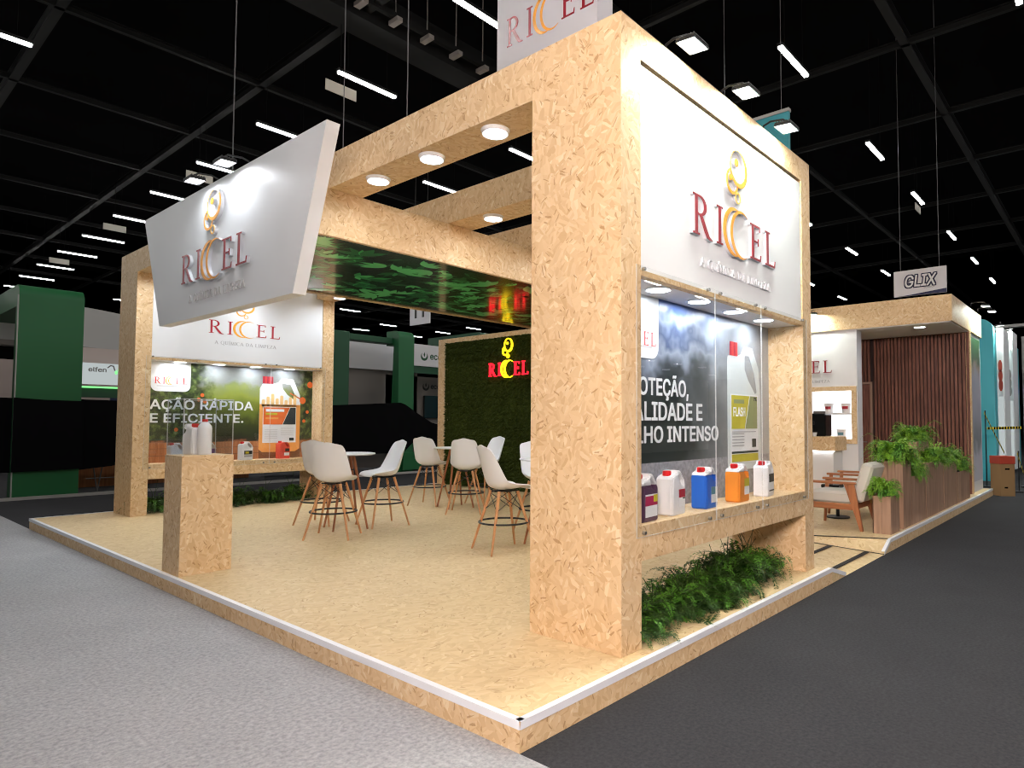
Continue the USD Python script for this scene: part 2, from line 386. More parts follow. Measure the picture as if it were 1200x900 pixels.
def bevel_ex(poly, d, r, steps=3):
    """extruded outline with rounded rims, centred on z = 0"""
    out = []
    for k in range(steps + 1):
        a = k / steps * math.pi / 2
        inset, half = r * (1 - math.sin(a)), d / 2 - r + r * math.cos(a)
        m = ex(poly.buffer(-inset, join_style=1), 2 * half)
        m.apply_translation([0, 0, -half])
        out.append(m)
    return trimesh.util.concatenate(out)

def on_wall(mesh, origin, facing):
    """flat art in xy (reading +x, front +z) onto a wall that faces -y ('y') or -x ('x') at origin"""
    m = mesh.copy()
    if facing == 'y':
        cols = ([1, 0, 0], [0, 0, 1], [0, -1, 0])
    else:
        cols = ([0, -1, 0], [0, 0, 1], [-1, 0, 0])
    T = np.eye(4)
    T[:3, 0], T[:3, 1], T[:3, 2], T[:3, 3] = cols[0], cols[1], cols[2], origin
    m.apply_transform(T)
    return m

def rrect(x0, x1, y0, y1, r):
    return sbox(x0 + r, y0 + r, x1 - r, y1 - r).buffer(r, quad_segs=6)

def grid_mesh(P, closed_u=False):
    """P: (n, m, 3) -> surface"""
    n, m = P.shape[:2]
    i, j = np.meshgrid(np.arange(n if closed_u else n - 1), np.arange(m - 1), indexing='ij')
    i2 = (i + 1) % n
    q = np.stack([i * m + j, i2 * m + j, i2 * m + j + 1, i * m + j + 1], -1).reshape(-1, 4)
    f = np.vstack([q[:, [0, 1, 2]], q[:, [0, 2, 3]]])
    return trimesh.Trimesh(P.reshape(-1, 3), f, process=False)

def shell(P, N, t):
    """closed thick shell of a grid surface"""
    n, m = P.shape[:2]
    A, B = P, P - N * t
    v = np.vstack([A.reshape(-1, 3), B.reshape(-1, 3)])
    i, j = np.meshgrid(np.arange(n - 1), np.arange(m - 1), indexing='ij')
    q = np.stack([i * m + j, (i + 1) * m + j, (i + 1) * m + j + 1, i * m + j + 1], -1).reshape(-1, 4)
    qb = q[:, ::-1] + n * m
    rim = [k for k in range(m)] + [i_ * m + m - 1 for i_ in range(1, n)] + [(n - 1) * m + k for k in range(m - 2, -1, -1)] + [i_ * m for i_ in range(n - 2, 0, -1)]
    e = np.array([[rim[k], rim[(k + 1) % len(rim)]] for k in range(len(rim))])
    qe = np.stack([e[:, 0], e[:, 1], e[:, 1] + n * m, e[:, 0] + n * m], -1)
    Q = np.vstack([q, qb, qe])
    f = np.vstack([Q[:, [0, 1, 2]], Q[:, [0, 2, 3]]])
    mesh = trimesh.Trimesh(v, f, process=False)
    mesh.fix_normals()
    return mesh

# ------------------------------------------------------------------ lettering: a small roman serif alphabet (cap height 1)
TH, TN = 0.135, 0.055
def stroke(pts, w):
    return LineString(pts).buffer(w / 2, cap_style=2, join_style=2)
def serif(x, y, w=0.34):
    return sbox(x - w / 2, y - 0.0 if y < 0.5 else y - 0.045, x + w / 2, y + 0.045 if y < 0.5 else y)
def stem(x):
    return unary_union([sbox(x - TH / 2, 0, x + TH / 2, 1), serif(x, 0), serif(x, 1)])
def ell(cx, cy, rx, ry):
    return affinity.scale(Point(cx, cy).buffer(1, quad_segs=24), rx, ry, origin=(cx, cy))

def glyph(c):
    if c == 'I': return stem(0.17), 0.34
    if c == 'Í': return unary_union([stem(0.17), Polygon([(0.14, 1.08), (0.2, 1.08), (0.32, 1.28), (0.2, 1.28)])]), 0.34
    if c == 'R':
        bowl = ell(0.36, 0.745, 0.36, 0.255).difference(ell(0.33, 0.745, 0.25, 0.205)).intersection(sbox(0.2, 0, 2, 1.2))
        leg = Polygon([(0.34, 0.5), (0.48, 0.52), (0.86, 0.06), (1.05, -0.02), (0.9, -0.03), (0.74, 0.0), (0.6, 0.14)])
        return unary_union([stem(0.17), bowl, leg, sbox(0.17, 0.95, 0.4, 1.0), sbox(0.17, 0.49, 0.4, 0.535)]), 0.95
    if c == 'E':
        return unary_union([stem(0.17), sbox(0.17, 0.945, 0.62, 1), sbox(0.6, 0.84, 0.645, 1), sbox(0.17, 0.5, 0.52, 0.55), sbox(0.5, 0.42, 0.54, 0.63), sbox(0.17, 0, 0.66, 0.055), Polygon([(0.62, 0), (0.68, 0), (0.71, 0.18), (0.67, 0.18)])]), 0.74
    if c == 'L':
        return unary_union([stem(0.17), sbox(0.17, 0, 0.66, 0.055), Polygon([(0.62, 0), (0.68, 0), (0.72, 0.2), (0.68, 0.2)])]), 0.74
    if c == 'A':
        return unary_union([stroke([(0.08, 0), (0.44, 1)], TN + 0.02), stroke([(0.42, 1), (0.8, 0)], TH), sbox(0.2, 0.33, 0.66, 0.38), serif(0.09, 0, 0.26), serif(0.79, 0, 0.3)]), 0.92
    if c == 'Q':
        o = ell(0.48, 0.5, 0.48, 0.52).difference(ell(0.48, 0.5, 0.36, 0.47))
        return unary_union([o, Polygon([(0.45, 0.05), (0.6, 0.05), (1.02, -0.24), (0.9, -0.24)])]), 1.0
    if c == 'U':
        return unary_union([sbox(0.1, 0.3, 0.1 + TH, 1), sbox(0.68, 0.3, 0.68 + TN + 0.02, 1), ell(0.42, 0.34, 0.325, 0.36).difference(ell(0.44, 0.36, 0.21, 0.31)).intersection(sbox(0, -1, 1, 0.36)), serif(0.17, 1), serif(0.71, 1, 0.28)]), 0.9
    if c == 'M':
        return unary_union([stroke([(0.12, 0), (0.2, 1)], TN + 0.02), stroke([(0.2, 1), (0.52, 0)], TH), stroke([(0.52, 0), (0.86, 1)], TN + 0.01), stroke([(0.84, 1), (0.94, 0)], TH), serif(0.12, 0, 0.24), serif(0.95, 0, 0.3)]), 1.1
    if c == 'C':
        o = ell(0.46, 0.5, 0.46, 0.52).difference(ell(0.5, 0.5, 0.37, 0.47))
        return o.difference(Polygon([(0.5, 0.5), (1.2, 0.86), (1.2, 0.14)])), 0.86
    if c == 'D':
        o = ell(0.3, 0.5, 0.56, 0.5).difference(ell(0.28, 0.5, 0.43, 0.45)).intersection(sbox(0.17, -1, 2, 2))
        return unary_union([stem(0.17), o]), 0.92
    if c == 'P':
        bowl = ell(0.34, 0.73, 0.34, 0.27).difference(ell(0.31, 0.73, 0.23, 0.22)).intersection(sbox(0.2, 0, 2, 1.2))
        return unary_union([stem(0.17), bowl]), 0.72
    if c == 'Z':
        return unary_union([sbox(0.06, 0.945, 0.7, 1), stroke([(0.66, 0.97), (0.1, 0.03)], TH), sbox(0.06, 0, 0.74, 0.055), sbox(0.06, 0.84, 0.1, 1), sbox(0.7, 0, 0.74, 0.18)]), 0.82
    return None, 0.42

def serif_text(text, height, width=None):
    x, out = 0.0, []
    for c in text:
        g, w = glyph(c)
        if g is not None:
            out.append(affinity.translate(g, x, 0))
        x += w + 0.1
    s = unary_union(out)
    sx = height if width is None else width / (x - 0.1)
    return affinity.scale(s, sx, height, origin=(0, 0))

def crescent(cx, r):
    o = ell(cx, 0.5, r * 1.0, r).difference(ell(cx + 0.115, 0.5, r * 0.97, r * 0.93))
    return o
def logo_parts(sx, sz):
    """list of (kind, name, shape, label): wordmark and bubbles, cap height sz, overall width 5*sx"""
    out = []
    def add(kind, name, g, label=None):
        out.append((kind, name, affinity.scale(g, sx, sz, origin=(0, 0)), label))
    add('red', 'letter', affinity.scale(glyph('R')[0], 0.95, 1, origin=(0, 0)), 'dark red letter R')
    add('red', 'letter', affinity.translate(glyph('I')[0], 1.22, 0), 'dark red letter I')
    c1 = ell(2.24, 0.5, 0.66, 0.66).difference(ell(2.40, 0.5, 0.66, 0.61)).difference(sbox(2.45, -1, 4, 2))
    c2 = ell(2.66, 0.5, 0.66, 0.66).difference(ell(2.75, 0.5, 0.62, 0.61)).difference(Polygon([(2.7, 0.5), (3.9, 1.25), (3.9, -0.35)]))
    add('gold', 'letter', c1, 'golden crescent letter C, first of two')
    add('gold', 'letter', c2, 'golden crescent letter C, second of two')
    add('red', 'letter', affinity.translate(glyph('E')[0], 3.22, 0), 'dark red letter E')
    add('red', 'letter', affinity.translate(glyph('L')[0], 4.22, 0), 'dark red letter L')
    add('gold', 'bubble_ring', ell(2.52, 2.3, 0.52, 0.52).difference(ell(2.48, 2.34, 0.445, 0.44)), 'large golden bubble ring')
    add('gold', 'bubble_ring', ell(2.12, 1.86, 0.35, 0.35).difference(ell(2.14, 1.88, 0.29, 0.29)).difference(ell(2.52, 2.3, 0.53, 0.53)), 'middle golden bubble ring')
    add('soft', 'bubble_ring', ell(2.46, 1.48, 0.155, 0.155).difference(ell(2.46, 1.48, 0.115, 0.115)), 'small pale bubble ring')
    add('gold', 'bubble_dot', ell(2.38, 2.44, 0.11, 0.11))
    add('gold', 'bubble_dot', ell(2.03, 1.95, 0.085, 0.085))
    return out

def logo(parent, origin, facing, sx, sz, raised=0.0, mats=None, bubbles=True, tagline=None, solid='pale_letter'):
    """builds the wordmark as parts of parent; raised letters get a pale body behind the coloured face"""
    mats = mats or {'red': 'red_letter', 'gold': 'gold_letter', 'soft': 'gold_soft'}
    for kind, name, g, label in logo_parts(sx, sz):
        if not bubbles and name != 'letter':
            continue
        face = ex(g, 0.004)
        face.apply_translation([0, 0, raised])
        part(parent, name, on_wall(face, origin, facing), mats[kind], label=label)
        if raised:
            part(parent, 'letter_body' if name == 'letter' else 'bubble_body', on_wall(ex(g.buffer(0.003), raised), origin, facing), solid)
    if tagline:
        (dx, dz, w, h, mat, d) = tagline
        m = ex(serif_text('A QUÍMICA DA LIMPEZA', h, w), d)
        m.apply_translation([dx, dz, 0])
        part(parent, 'tagline', on_wall(m, origin, facing), mat, label='small capitals reading A QUÍMICA DA LIMPEZA', kind='stuff')

def sans(text, h, width=None, depth=0.002, bold=True):
    m = meshkit.text_mesh(text, h, depth, bold)
    if width:
        m.apply_translation([-m.bounds[0][0], 0, 0])
        m.apply_scale([width / m.extents[0], 1, 1])
    return m

# ------------------------------------------------------------------ the hall
H = 0.14                      # height of the stand's deck
struct('floor', bx(0.0, 70, -55, 70, -0.05, 0.0), 'carpet_dark', 'dark charcoal aisle carpet')
struct('floor', bx(-30, 0.0, -55, 70, -0.05, 0.0), 'carpet_light', 'light grey aisle carpet')
struct('ceiling', bx(-30, 70, -55, 70, 11.0, 11.1), 'ceiling_black')
struct('wall_back', bx(69.9, 70, -55, 70, 0, 11), 'hall_wall')
struct('wall_left', bx(-30, 70, 69.9, 70, 0, 11), 'hall_wall')
struct('wall_right', bx(-30, 70, -55, -54.9, 0, 11), 'hall_wall')
struct('wall_front', bx(-30, -29.9, -55, 70, 0, 11), 'hall_wall')

def i_beam(length, h=0.22, w=0.16):
    return trimesh.util.concatenate([bx(0, length, -w / 2, w / 2, 0, 0.02), bx(0, length, -w / 2, w / 2, h - 0.02, h), bx(0, length, -0.012, 0.012, 0.02, h - 0.02)])
main_m, sub_m = i_beam(100), i_beam(100, 0.14, 0.1)
lab_m, lab_s = 'broad dark steel beam of the hall ceiling grid running away to the left', 'narrow dark steel purlin crossing the hall ceiling'
for x in (-7, -3.1, 0.72, 4.38, 8.05, 11.88, 15.7, 19.35, 23.0, 26.9, 30.8):
    big = x in (0.72, 4.38)
    p = thing('ceiling_beam', lab_m if big else 'dark steel purlin of the hall ceiling grid running left to right', 'beam', (x, -30, 9.0), 90, 'steel beams of the ceiling grid running left')
    part(p, 'steel_section', main_m if big else sub_m, 'black_truss')
for y in (-2.8, 1.01, 4.85, 8.7, 12.5, 16.4, 20.2, 24.25, 28.1, 32, 36, 40):
    big = y in (1.01,)
    p = thing('ceiling_beam', 'dark steel purlin of the hall ceiling grid running into the depth', 'beam', (-30, y, 9.0 + 0.0), 0, 'steel purlins of the ceiling grid running into the depth')
    part(p, 'steel_section', main_m if big else sub_m, 'black_truss')

# LED battens hung under the ceiling: x and y pitches read off the photograph
tube_lab = 'slim warm white LED batten hung under the black hall ceiling'
batten = None
for x in (-5.4, -0.95, 4.2, 8.7, 13.8, 18.1, 23.0, 27.65, 32.4):  # first row is out of view, placed to light the light grey carpet
    for k in range(-6, 12):
        y = 2.28 + 3.32 * k + (0.15 * (k > 6))
        if y < -17:
            continue
        if batten is None:
            batten = thing('ceiling_light', tube_lab, 'light', (x, y, 8.0), 0, 'LED battens under the hall ceiling')
            part(batten, 'diffuser', bx(0, 1.25, -0.04, 0.04, 0.0, 0.035), 'tube_glow', label='glowing diffuser')
            part(batten, 'housing', bx(-0.02, 1.27, -0.05, 0.05, 0.035, 0.09), 'black_metal')
            for c in (0.2, 1.05):
                part(batten, 'suspension_wire', cyl((c, 0, 0.09), (c, 0, 3.0), 0.004, n=6), 'wire_dark')
        else:
            copy_of(batten, None, (x, y, 8.0))
# pale louvre panels near some battens
for (x, y) in ((3.85, 8.75), (3.9, 15.4), (3.9, 22.1), (3.9, 28.8), (18.0, 2.2)):
    p = thing('ceiling_vent', {8.75: 'pale air outlet plate hung nearest, above the left of the front pergola beam', 15.4: 'pale air outlet plate hung just above the hanging trapezoid sign', 22.1: 'pale air outlet plate third along the left batten row', 28.8: 'pale air outlet plate farthest along the left batten row', 2.2: 'pale air outlet plate hung at the right, above the lounge block'}[y], 'vent', (x, y, 7.5), 0, 'pale air outlets beside LED battens')
    part(p, 'outlet_plate', bx(0, 0.62, -0.01, 0.01, 0, 0.2), 'cushion')
    part(p, 'hanger', bx(0.30, 0.312, 0.01, 0.02, 0.05, 1.6), 'wire_dark')

# dark cable tray with small lamps, top of the picture
p = thing('cable_tray', 'long dark duct with clamps slung below the ceiling above the hanging sign', 'duct', (0, 0, 0))
part(p, 'duct', bx(1.5, 14.0, 8.3, 8.9, 8.85, 9.5), 'black_truss')
part(p, 'rail', bx(1.5, 14.0, 7.95, 8.05, 8.95, 9.05), 'black_truss')
for k in range(9):
    x = 3.3 + 0.72 * k
    part(p, 'clamp', [bx(x, x + 0.12, 7.86, 8.14, 8.86, 8.94), cyl((x + 0.06, 8.0, 8.9), (x + 0.06, 8.0, 10.9), 0.012, n=6)], 'grey_dim')

# ------------------------------------------------------------------ the stand's deck
XR0, XT0, XT1, XR1, YR = 4.131, 4.516, 5.867, 6.134, 1.10
XI0, XI1, XI2 = 4.60, 5.43, 5.62
XD = 14.0
deck = thing('stand_platform', 'low strand board platform with white edging under the whole exhibition stand', 'platform')
poly = Polygon([(0, 0), (XR0, 0), (XR0, YR), (XI2, YR), (XR1, 0), (XD, 0), (XD, 9.6), (0, 9.45)])
deckm = ex(poly, H)
up = deckm.face_normals[:, 2] > 0.5
part(deck, 'deck', deckm.submesh([np.where(up)[0]], append=True), 'osb_deck', uv=1)
part(deck, 'side_board', deckm.submesh([np.where(~up)[0]], append=True), 'osb', uv=1)
def tri_face(*pts):
    return trimesh.Trimesh(np.array(pts, float), [[0, i, i + 1] for i in range(1, len(pts) - 1)], process=False)
part(deck, 'ramp', [tri_face((XT0, 0, 0.002), (XT1, 0, 0.002), (XI1, YR, H), (XI0, YR, H)), tri_face((XT0, 0, 0.002), (XI0, YR, H), (XR0, YR, H), (XR0, 0, H)),
     tri_face((XT1, 0, 0.002), (XR1, 0, H), (XI2, YR, H), (XI1, YR, H)), tri_face((XR0, 0, 0), (XT0, 0, 0.002), (XR0, 0, H)), tri_face((XT1, 0, 0.002), (XR1, 0, 0), (XR1, 0, H))], 'osb_deck', uv=1, label='pale ramp with sloping flanks')
def ribbon(p, q, w, lift=0.003, t=0.004):
    p, q = np.array(p, float), np.array(q, float)
    d = q - p; d /= np.linalg.norm(d)
    s = np.cross(d, [0, 0, 1]); s /= np.linalg.norm(s); n = np.cross(s, d)
    v = [p + s * w / 2, q + s * w / 2, q - s * w / 2, p - s * w / 2]
    v = np.array([a + n * lift for a in v] + [a + n * (lift + t) for a in v])
    return trimesh.Trimesh(v, [[0, 2, 1], [0, 3, 2], [4, 5, 6], [4, 6, 7], [0, 1, 5], [0, 5, 4], [1, 2, 6], [1, 6, 5], [2, 3, 7], [2, 7, 6], [3, 0, 4], [3, 4, 7]], process=False)
sl = H / YR
for y in (0.16, 0.52, 0.88):
    part(deck, 'grip_strip', ribbon((XT0 + (XI0 - XT0) * y / YR - 0.06 * (y < .3), y, sl * y + .002), (XT1 + (XI1 - XT1) * y / YR, y, sl * y + .002), 0.055), 'rubber_black', label='dark anti-slip strip')
part(deck, 'joint_strip', ribbon((XT1, 0, 0.002), (XI1, YR, H), 0.02), 'rubber_black')
part(deck, 'joint_strip', ribbon((XR1, 0.03, H), (XI2, YR, H), 0.035), 'rubber_black')
def edging(pts, inward):
    """white angle profile along a deck edge: narrow front face, narrow top face"""
    out = []
    for p, q, nin in zip(pts[:-1], pts[1:], inward):
        p, q, nin = np.array(p, float), np.array(q, float), np.array(nin, float)
        o = -nin * 0.006
        c = [p + o + (0, 0, .004), q + o + (0, 0, .004), q + nin * .03 + (0, 0, .004), p + nin * .03 + (0, 0, .004)]
        c2 = [p + o - (0, 0, .034), q + o - (0, 0, .034)]
        v = np.array(c + c2 + [p - (0, 0, .034), q - (0, 0, .034), q + nin * .03, p + nin * .03])
        out.append(trimesh.Trimesh(v, [[0, 1, 2], [0, 2, 3], [4, 5, 1], [4, 1, 0], [6, 7, 5], [6, 5, 4], [0, 3, 9], [1, 8, 2], [3, 2, 8], [3, 8, 9], [4, 0, 6], [1, 5, 7]], process=False))
    return trimesh.util.concatenate(out)
part(deck, 'white_edging', edging([(0, 9.45, H), (0, 0, H)], [(1, 0, 0)]), 'white_trim')
part(deck, 'white_edging', edging([(0, 0, H), (XR0, 0, H), (XT0, 0, 0.035)], [(0, 1, 0), (0, 1, 0)]), 'white_trim')
part(deck, 'white_edging', edging([(XT1, 0, 0.035), (XR1, 0, H), (XD, 0, H)], [(0, 1, 0), (0, 1, 0)]), 'white_trim')
part(deck, 'white_edging', edging([(XD, 9.6, H), (0, 9.45, H)], [(0, -1, 0)]), 'white_trim')

# ------------------------------------------------------------------ recessed downlights
def downlight(parent, x, y, z, r=0.085, glow='down_glow', name='downlight'):
    """white trim ring and glowing lens just under a soffit at height z"""
    a = np.linspace(0, 2 * np.pi, 33)
    dp = 0.028 if glow == 'down_glow' else 0.006
    prof = np.array([[r, 0.004], [r + 0.002, -dp], [r + 0.010, -dp - 0.004], [r + 0.022, -0.004], [r + 0.022, 0.004]])
    ring = trimesh.creation.revolve(prof, sections=28)
    ring.apply_translation([x, y, z])
    d = part(parent, name, ring, 'white_trim', smooth=40)
    lens = trimesh.creation.cylinder(r, 0.006, sections=28)
    lens.apply_translation([x, y, z - 0.005])
    part(d, 'lens', lens, glow, label='glowing lens')

# ------------------------------------------------------------------ the two display gantries
XA, XB, CT = 0.95, 4.02, 0.21
ZT, ZB = 3.946, 3.6265
GD = 0.724
def gantry(y0, side):
    facing_out = side == 'right'
    lab = ('strand board display gantry on the right, its show case holding five coloured jerrycans' if facing_out else
           'strand board display gantry on the left, its show case backed by an orchard print')
    g = thing('display_gantry', lab, 'display stand')
    y1 = y0 + GD
    def O(name, b, **kw):
        return part(g, name, bbx(*b, r=0.002), 'osb', uv=1, **kw)
    O('column', (XA, XA + CT, y0, y1, H, ZT))
    O('column', (XB - CT, XB, y0, y1, H, ZT))
    O('top_beam', (XA + CT, XB - CT, y0, y1, 3.735, ZT))
    O('header_board', (XA + CT, XB - CT, y0, y0 + 0.06, 2.385, 2.420))
    O('shelf_box', (XA + CT, XB - CT, y0, y1, 0.655, 0.868))
    O('rear_board', (XA + CT, XB - CT, y1 - 0.03, y1, 0.868, 3.735))
    sp = part(g, 'sign_panel', bbx(XA + CT + 0.004, XB - CT - 0.004, y0 + 0.012, y0 + 0.10, 2.424, 3.715, r=0.003), 'white_panel', label='white sign panel')
    part(g, 'case_soffit', bx(XA + CT, XB - CT, y0 + 0.06, y0 + 0.40, 2.386, 2.41), 'white_paint')
    pp = part(g, 'print_panel', bx(XA + CT, XB - CT, y0 + 0.333, y0 + 0.345, 0.868, 2.386), 'print_mist' if facing_out else 'print_orchard',
              label='printed panel of a misty road' if facing_out else 'printed panel of an orchard above a wooden table')
    for x in (1.59, 2.15, 2.72, 3.29):
        downlight(g, x, y0 + 0.15, 2.386, 0.075, 'case_glow')
    # acrylic front in three sheets on steel stand-offs
    cuts = [1.085, 2.083, 2.865, 3.86] if facing_out else [1.085, 2.9, 3.86]
    for a, b in zip(cuts[:-1], cuts[1:]):
        part(g, 'acrylic_sheet', bx(a + 0.002, b - 0.002, y0 - 0.016, y0 - 0.012, 0.80, 2.44), 'acrylic', label='clear acrylic sheet')
        for xe in (a + 0.002, b - 0.005):
            part(g, 'sheet_edge_highlight', bx(xe, xe + 0.003, y0 - 0.0165, y0 - 0.0115, 0.80, 2.44), 'painted_edge_highlight')  # pale strip paints the highlight on the sheet's edge
        part(g, 'sheet_edge_highlight', bx(a + 0.006, b - 0.006, y0 - 0.0165, y0 - 0.0115, 0.80, 0.803), 'painted_edge_highlight')
        for xs in (a + 0.09, b - 0.09):
            for z in (0.823, 2.425):
                part(g, 'standoff', [cyl((xs, y0 - 0.022, z), (xs, y0, z), 0.011, n=12)], 'steel', smooth=40)
    f = 'y'
    yp = y0 + 0.331
    if facing_out:
        logo(sp, (1.78, y0 + 0.012, 2.79), f, 0.281, 0.282, 0.022, tagline=(0.13, -0.205, 1.19, 0.062, 'pale_letter', 0.014))
    else:
        m = {'red': 'print_red', 'gold': 'print_gold', 'soft': 'gold_soft'}
        logo(sp, (1.93, y0 + 0.012, 2.855), f, 0.226, 0.205, 0.0, m, tagline=(0.09, -0.165, 0.965, 0.052, 'print_grey', 0.002))
    # name tag hanging from the top of the print
    fm = {'red': 'print_palered', 'gold': 'print_gold', 'soft': 'gold_soft'}
    tx1 = 1.873 if facing_out else 1.806
    tagp = part(pp, 'name_tag', on_wall(ex(unary_union([rrect(1.262, tx1, 1.94, 2.3, 0.09), sbox(1.262, 2.1, tx1, 2.384)]), 0.003), (0, yp, 0), f), 'print_white', label='white rounded name tag reading RICCEL')
    for kind, name, gg, l_ in logo_parts(0.091, 0.098):
        if name == 'letter':
            part(pp, 'tag_letter', on_wall(ex(gg, 0.002), (1.31 if not facing_out else 1.385, yp - 0.003, 2.055 if not facing_out else 2.03), f), fm[kind])
    part(pp, 'tag_line', on_wall(ex(sbox(1.34, 2.015, tx1 - 0.09, 2.027), 0.002), (0, yp - 0.003, 0), f), 'print_faint')
    def word(txt, x_right, z, h, width, name='headline'):
        m = sans(txt, h, width, 0.003)
        part(pp, name, on_wall(m, (x_right - width, yp, z), f), 'print_white', label='white headline reading ' + txt)
    if facing_out:
        word('PROTEÇÃO,', 2.30, 1.685, 0.118, 0.87)
        word('QUALIDADE E', 2.515, 1.505, 0.126, 1.235)
        word('BRILHO INTENSO', 2.785, 1.345, 0.112, 1.50)
    else:
        word('AÇÃO RÁPIDA', 2.775, 1.675, 0.137, 1.52)
        word('E EFICIENTE.', 2.62, 1.472, 0.13, 1.355)
    # printed jerrycan
    def pr_(name, shape, mat, k=0, label=None):
        part(pp, name, on_wall(ex(shape, 0.002), (0, yp - 0.0022 * k, 0), f), mat, label=label)
    if facing_out:
        body = Polygon([(2.965, 1.12), (3.0, 1.09), (3.56, 1.09), (3.598, 1.13), (3.598, 1.72), (3.56, 1.98), (3.44, 2.15), (3.28, 2.155), (3.22, 2.08), (3.16, 2.06), (2.975, 2.05), (2.965, 2.0)]).buffer(0.012)
        hole = Polygon([(3.30, 2.07), (3.37, 2.07), (3.47, 1.93), (3.52, 1.77), (3.50, 1.76), (3.36, 1.88), (3.30, 1.96)]).buffer(0.012)
        pr_('printed_jug', body.difference(hole), 'print_steel', 0, 'picture of a pale grey jerrycan')
        for i in range(4):
            pr_('printed_cap', sbox(3.0 + 0.037 * i, 2.065, 3.032 + 0.037 * i, 2.185), 'print_red' if i % 2 == 0 else 'print_palered', 1)
        pr_('printed_label', sbox(3.01, 1.14, 3.555, 1.735), 'print_white', 1, 'printed white label')
        pr_('printed_badge', Polygon([(3.02, 1.435), (3.27, 1.435), (3.37, 1.725), (3.02, 1.725)]), 'print_lime', 2)
        pr_('printed_field', Polygon([(3.285, 1.435), (3.53, 1.435), (3.53, 1.725), (3.385, 1.725)]), 'print_olive', 2)
        pr_('printed_word', affinity.translate(sbox(0, 0, 0.2, 0.035), 3.06, 1.655), 'print_olive', 3)
        m = sans('FLASH', 0.075, 0.23, 0.002); part(pp, 'printed_word', on_wall(m, (3.05, yp - 0.0066, 1.545), f), 'print_white', label='printed word FLASH')
        m = sans('7%', 0.03, None, 0.002); part(pp, 'printed_word', on_wall(m, (3.45, yp - 0.0066, 1.685), f), 'print_dark')
        pr_('printed_band', sbox(3.02, 1.15, 3.545, 1.215), 'print_lime', 2)
        pr_('printed_band', sbox(3.02, 1.222, 3.545, 1.24), 'print_dark', 2)
        for i in range(5):
            pr_('printed_text', sbox(3.03, 1.285 + 0.026 * i, 3.26, 1.292 + 0.026 * i), 'print_grey', 2)
        pr_('printed_text', sbox(3.03, 1.405, 3.5, 1.412), 'print_grey', 2)
        pr_('printed_text', sbox(3.42, 1.27, 3.50, 1.345), 'print_dark', 2)
    else:
        body = Polygon([(2.885, 1.03), (2.94, 0.985), (3.50, 0.985), (3.575, 1.03), (3.58, 1.75), (3.57, 1.95), (3.45, 2.21), (3.26, 2.225), (3.2, 2.15), (3.09, 2.115), (2.93, 2.115), (2.89, 2.04)]).buffer(0.01)
        hole = Polygon([(3.27, 2.13), (3.4, 2.12), (3.5, 1.9), (3.5, 1.86), (3.36, 1.96), (3.28, 2.06)]).buffer(0.01)
        jug = body.difference(hole)
        pr_('printed_jug', jug, 'print_white', 0, 'picture of a jerrycan of orange liquid')
        pr_('printed_liquid', jug.intersection(sbox(2, 0.9, 4, 1.78)), 'print_amber', 1)
        for i in range(8):
            pr_('printed_drip', rrect(2.915 + 0.078 * i, 2.968 + 0.078 * i, 1.74, 1.86 + 0.10 * ((i * 7) % 5) / 4, 0.02), 'print_drip', 1)
        for i in range(5):
            pr_('printed_cap', sbox(2.925 + 0.036 * i, 2.13, 2.956 + 0.036 * i, 2.25), 'print_palered' if i % 2 else 'print_red', 1)
        pr_('printed_label', sbox(2.935, 1.13, 3.515, 1.74), 'print_white', 2, 'printed white and orange label')
        pr_('printed_badge', Polygon([(2.945, 1.44), (3.27, 1.44), (3.40, 1.73), (2.945, 1.73)]), 'print_orange', 3)
        pr_('printed_field', Polygon([(3.28, 1.44), (3.505, 1.44), (3.505, 1.73), (3.41, 1.73)]), 'print_dark', 3)
        pr_('printed_word', sbox(2.985, 1.655, 3.30, 1.70), 'print_white', 4)
        pr_('printed_word', sbox(2.985, 1.60, 3.18, 1.635), 'print_lime', 4)
        pr_('printed_word', sbox(2.985, 1.53, 3.20, 1.56), 'print_amber', 4)
        for i in range(6):
            pr_('printed_text', sbox(2.97, 1.20 + 0.03 * i, 3.19, 1.207 + 0.03 * i), 'print_faint', 3)
            pr_('printed_text', sbox(3.25, 1.26 + 0.025 * i, 3.48, 1.266 + 0.025 * i), 'print_faint', 3)
        pr_('printed_text', sbox(3.40, 1.16, 3.48, 1.21), 'print_dark', 3)
        pr_('printed_fruit', ell(3.63, 1.86, 0.055, 0.06), 'print_orange', 1, 'picture of a round orange fruit')
        pr_('printed_fruit', ell(3.76, 2.14, 0.05, 0.055), 'print_orange', 1, 'picture of a round orange fruit')
        for (fx, fz) in ((1.98, 1.90), (1.93, 1.83), (2.02, 1.80), (3.72, 1.66), (3.66, 1.50), (1.62, 1.36)):
            pr_('printed_fruit', ell(fx, fz, 0.028, 0.03), 'print_orange', 1)
        pr_('printed_stem', stroke([(3.4, 1.98), (3.62, 1.87)], 0.02), 'print_orange', 1)
        for (a, b) in ((0.868, 0.965), (0.975, 1.07), (1.08, 1.165)):
            pr_('printed_plank', unary_union([sbox(1.17, a, 2.88, b), sbox(3.6, a, 3.8, b)]), 'table_wood', 0, 'picture of a wooden plank')
    return g
GR = gantry(0.122, 'right')
GL = gantry(8.59, 'left')

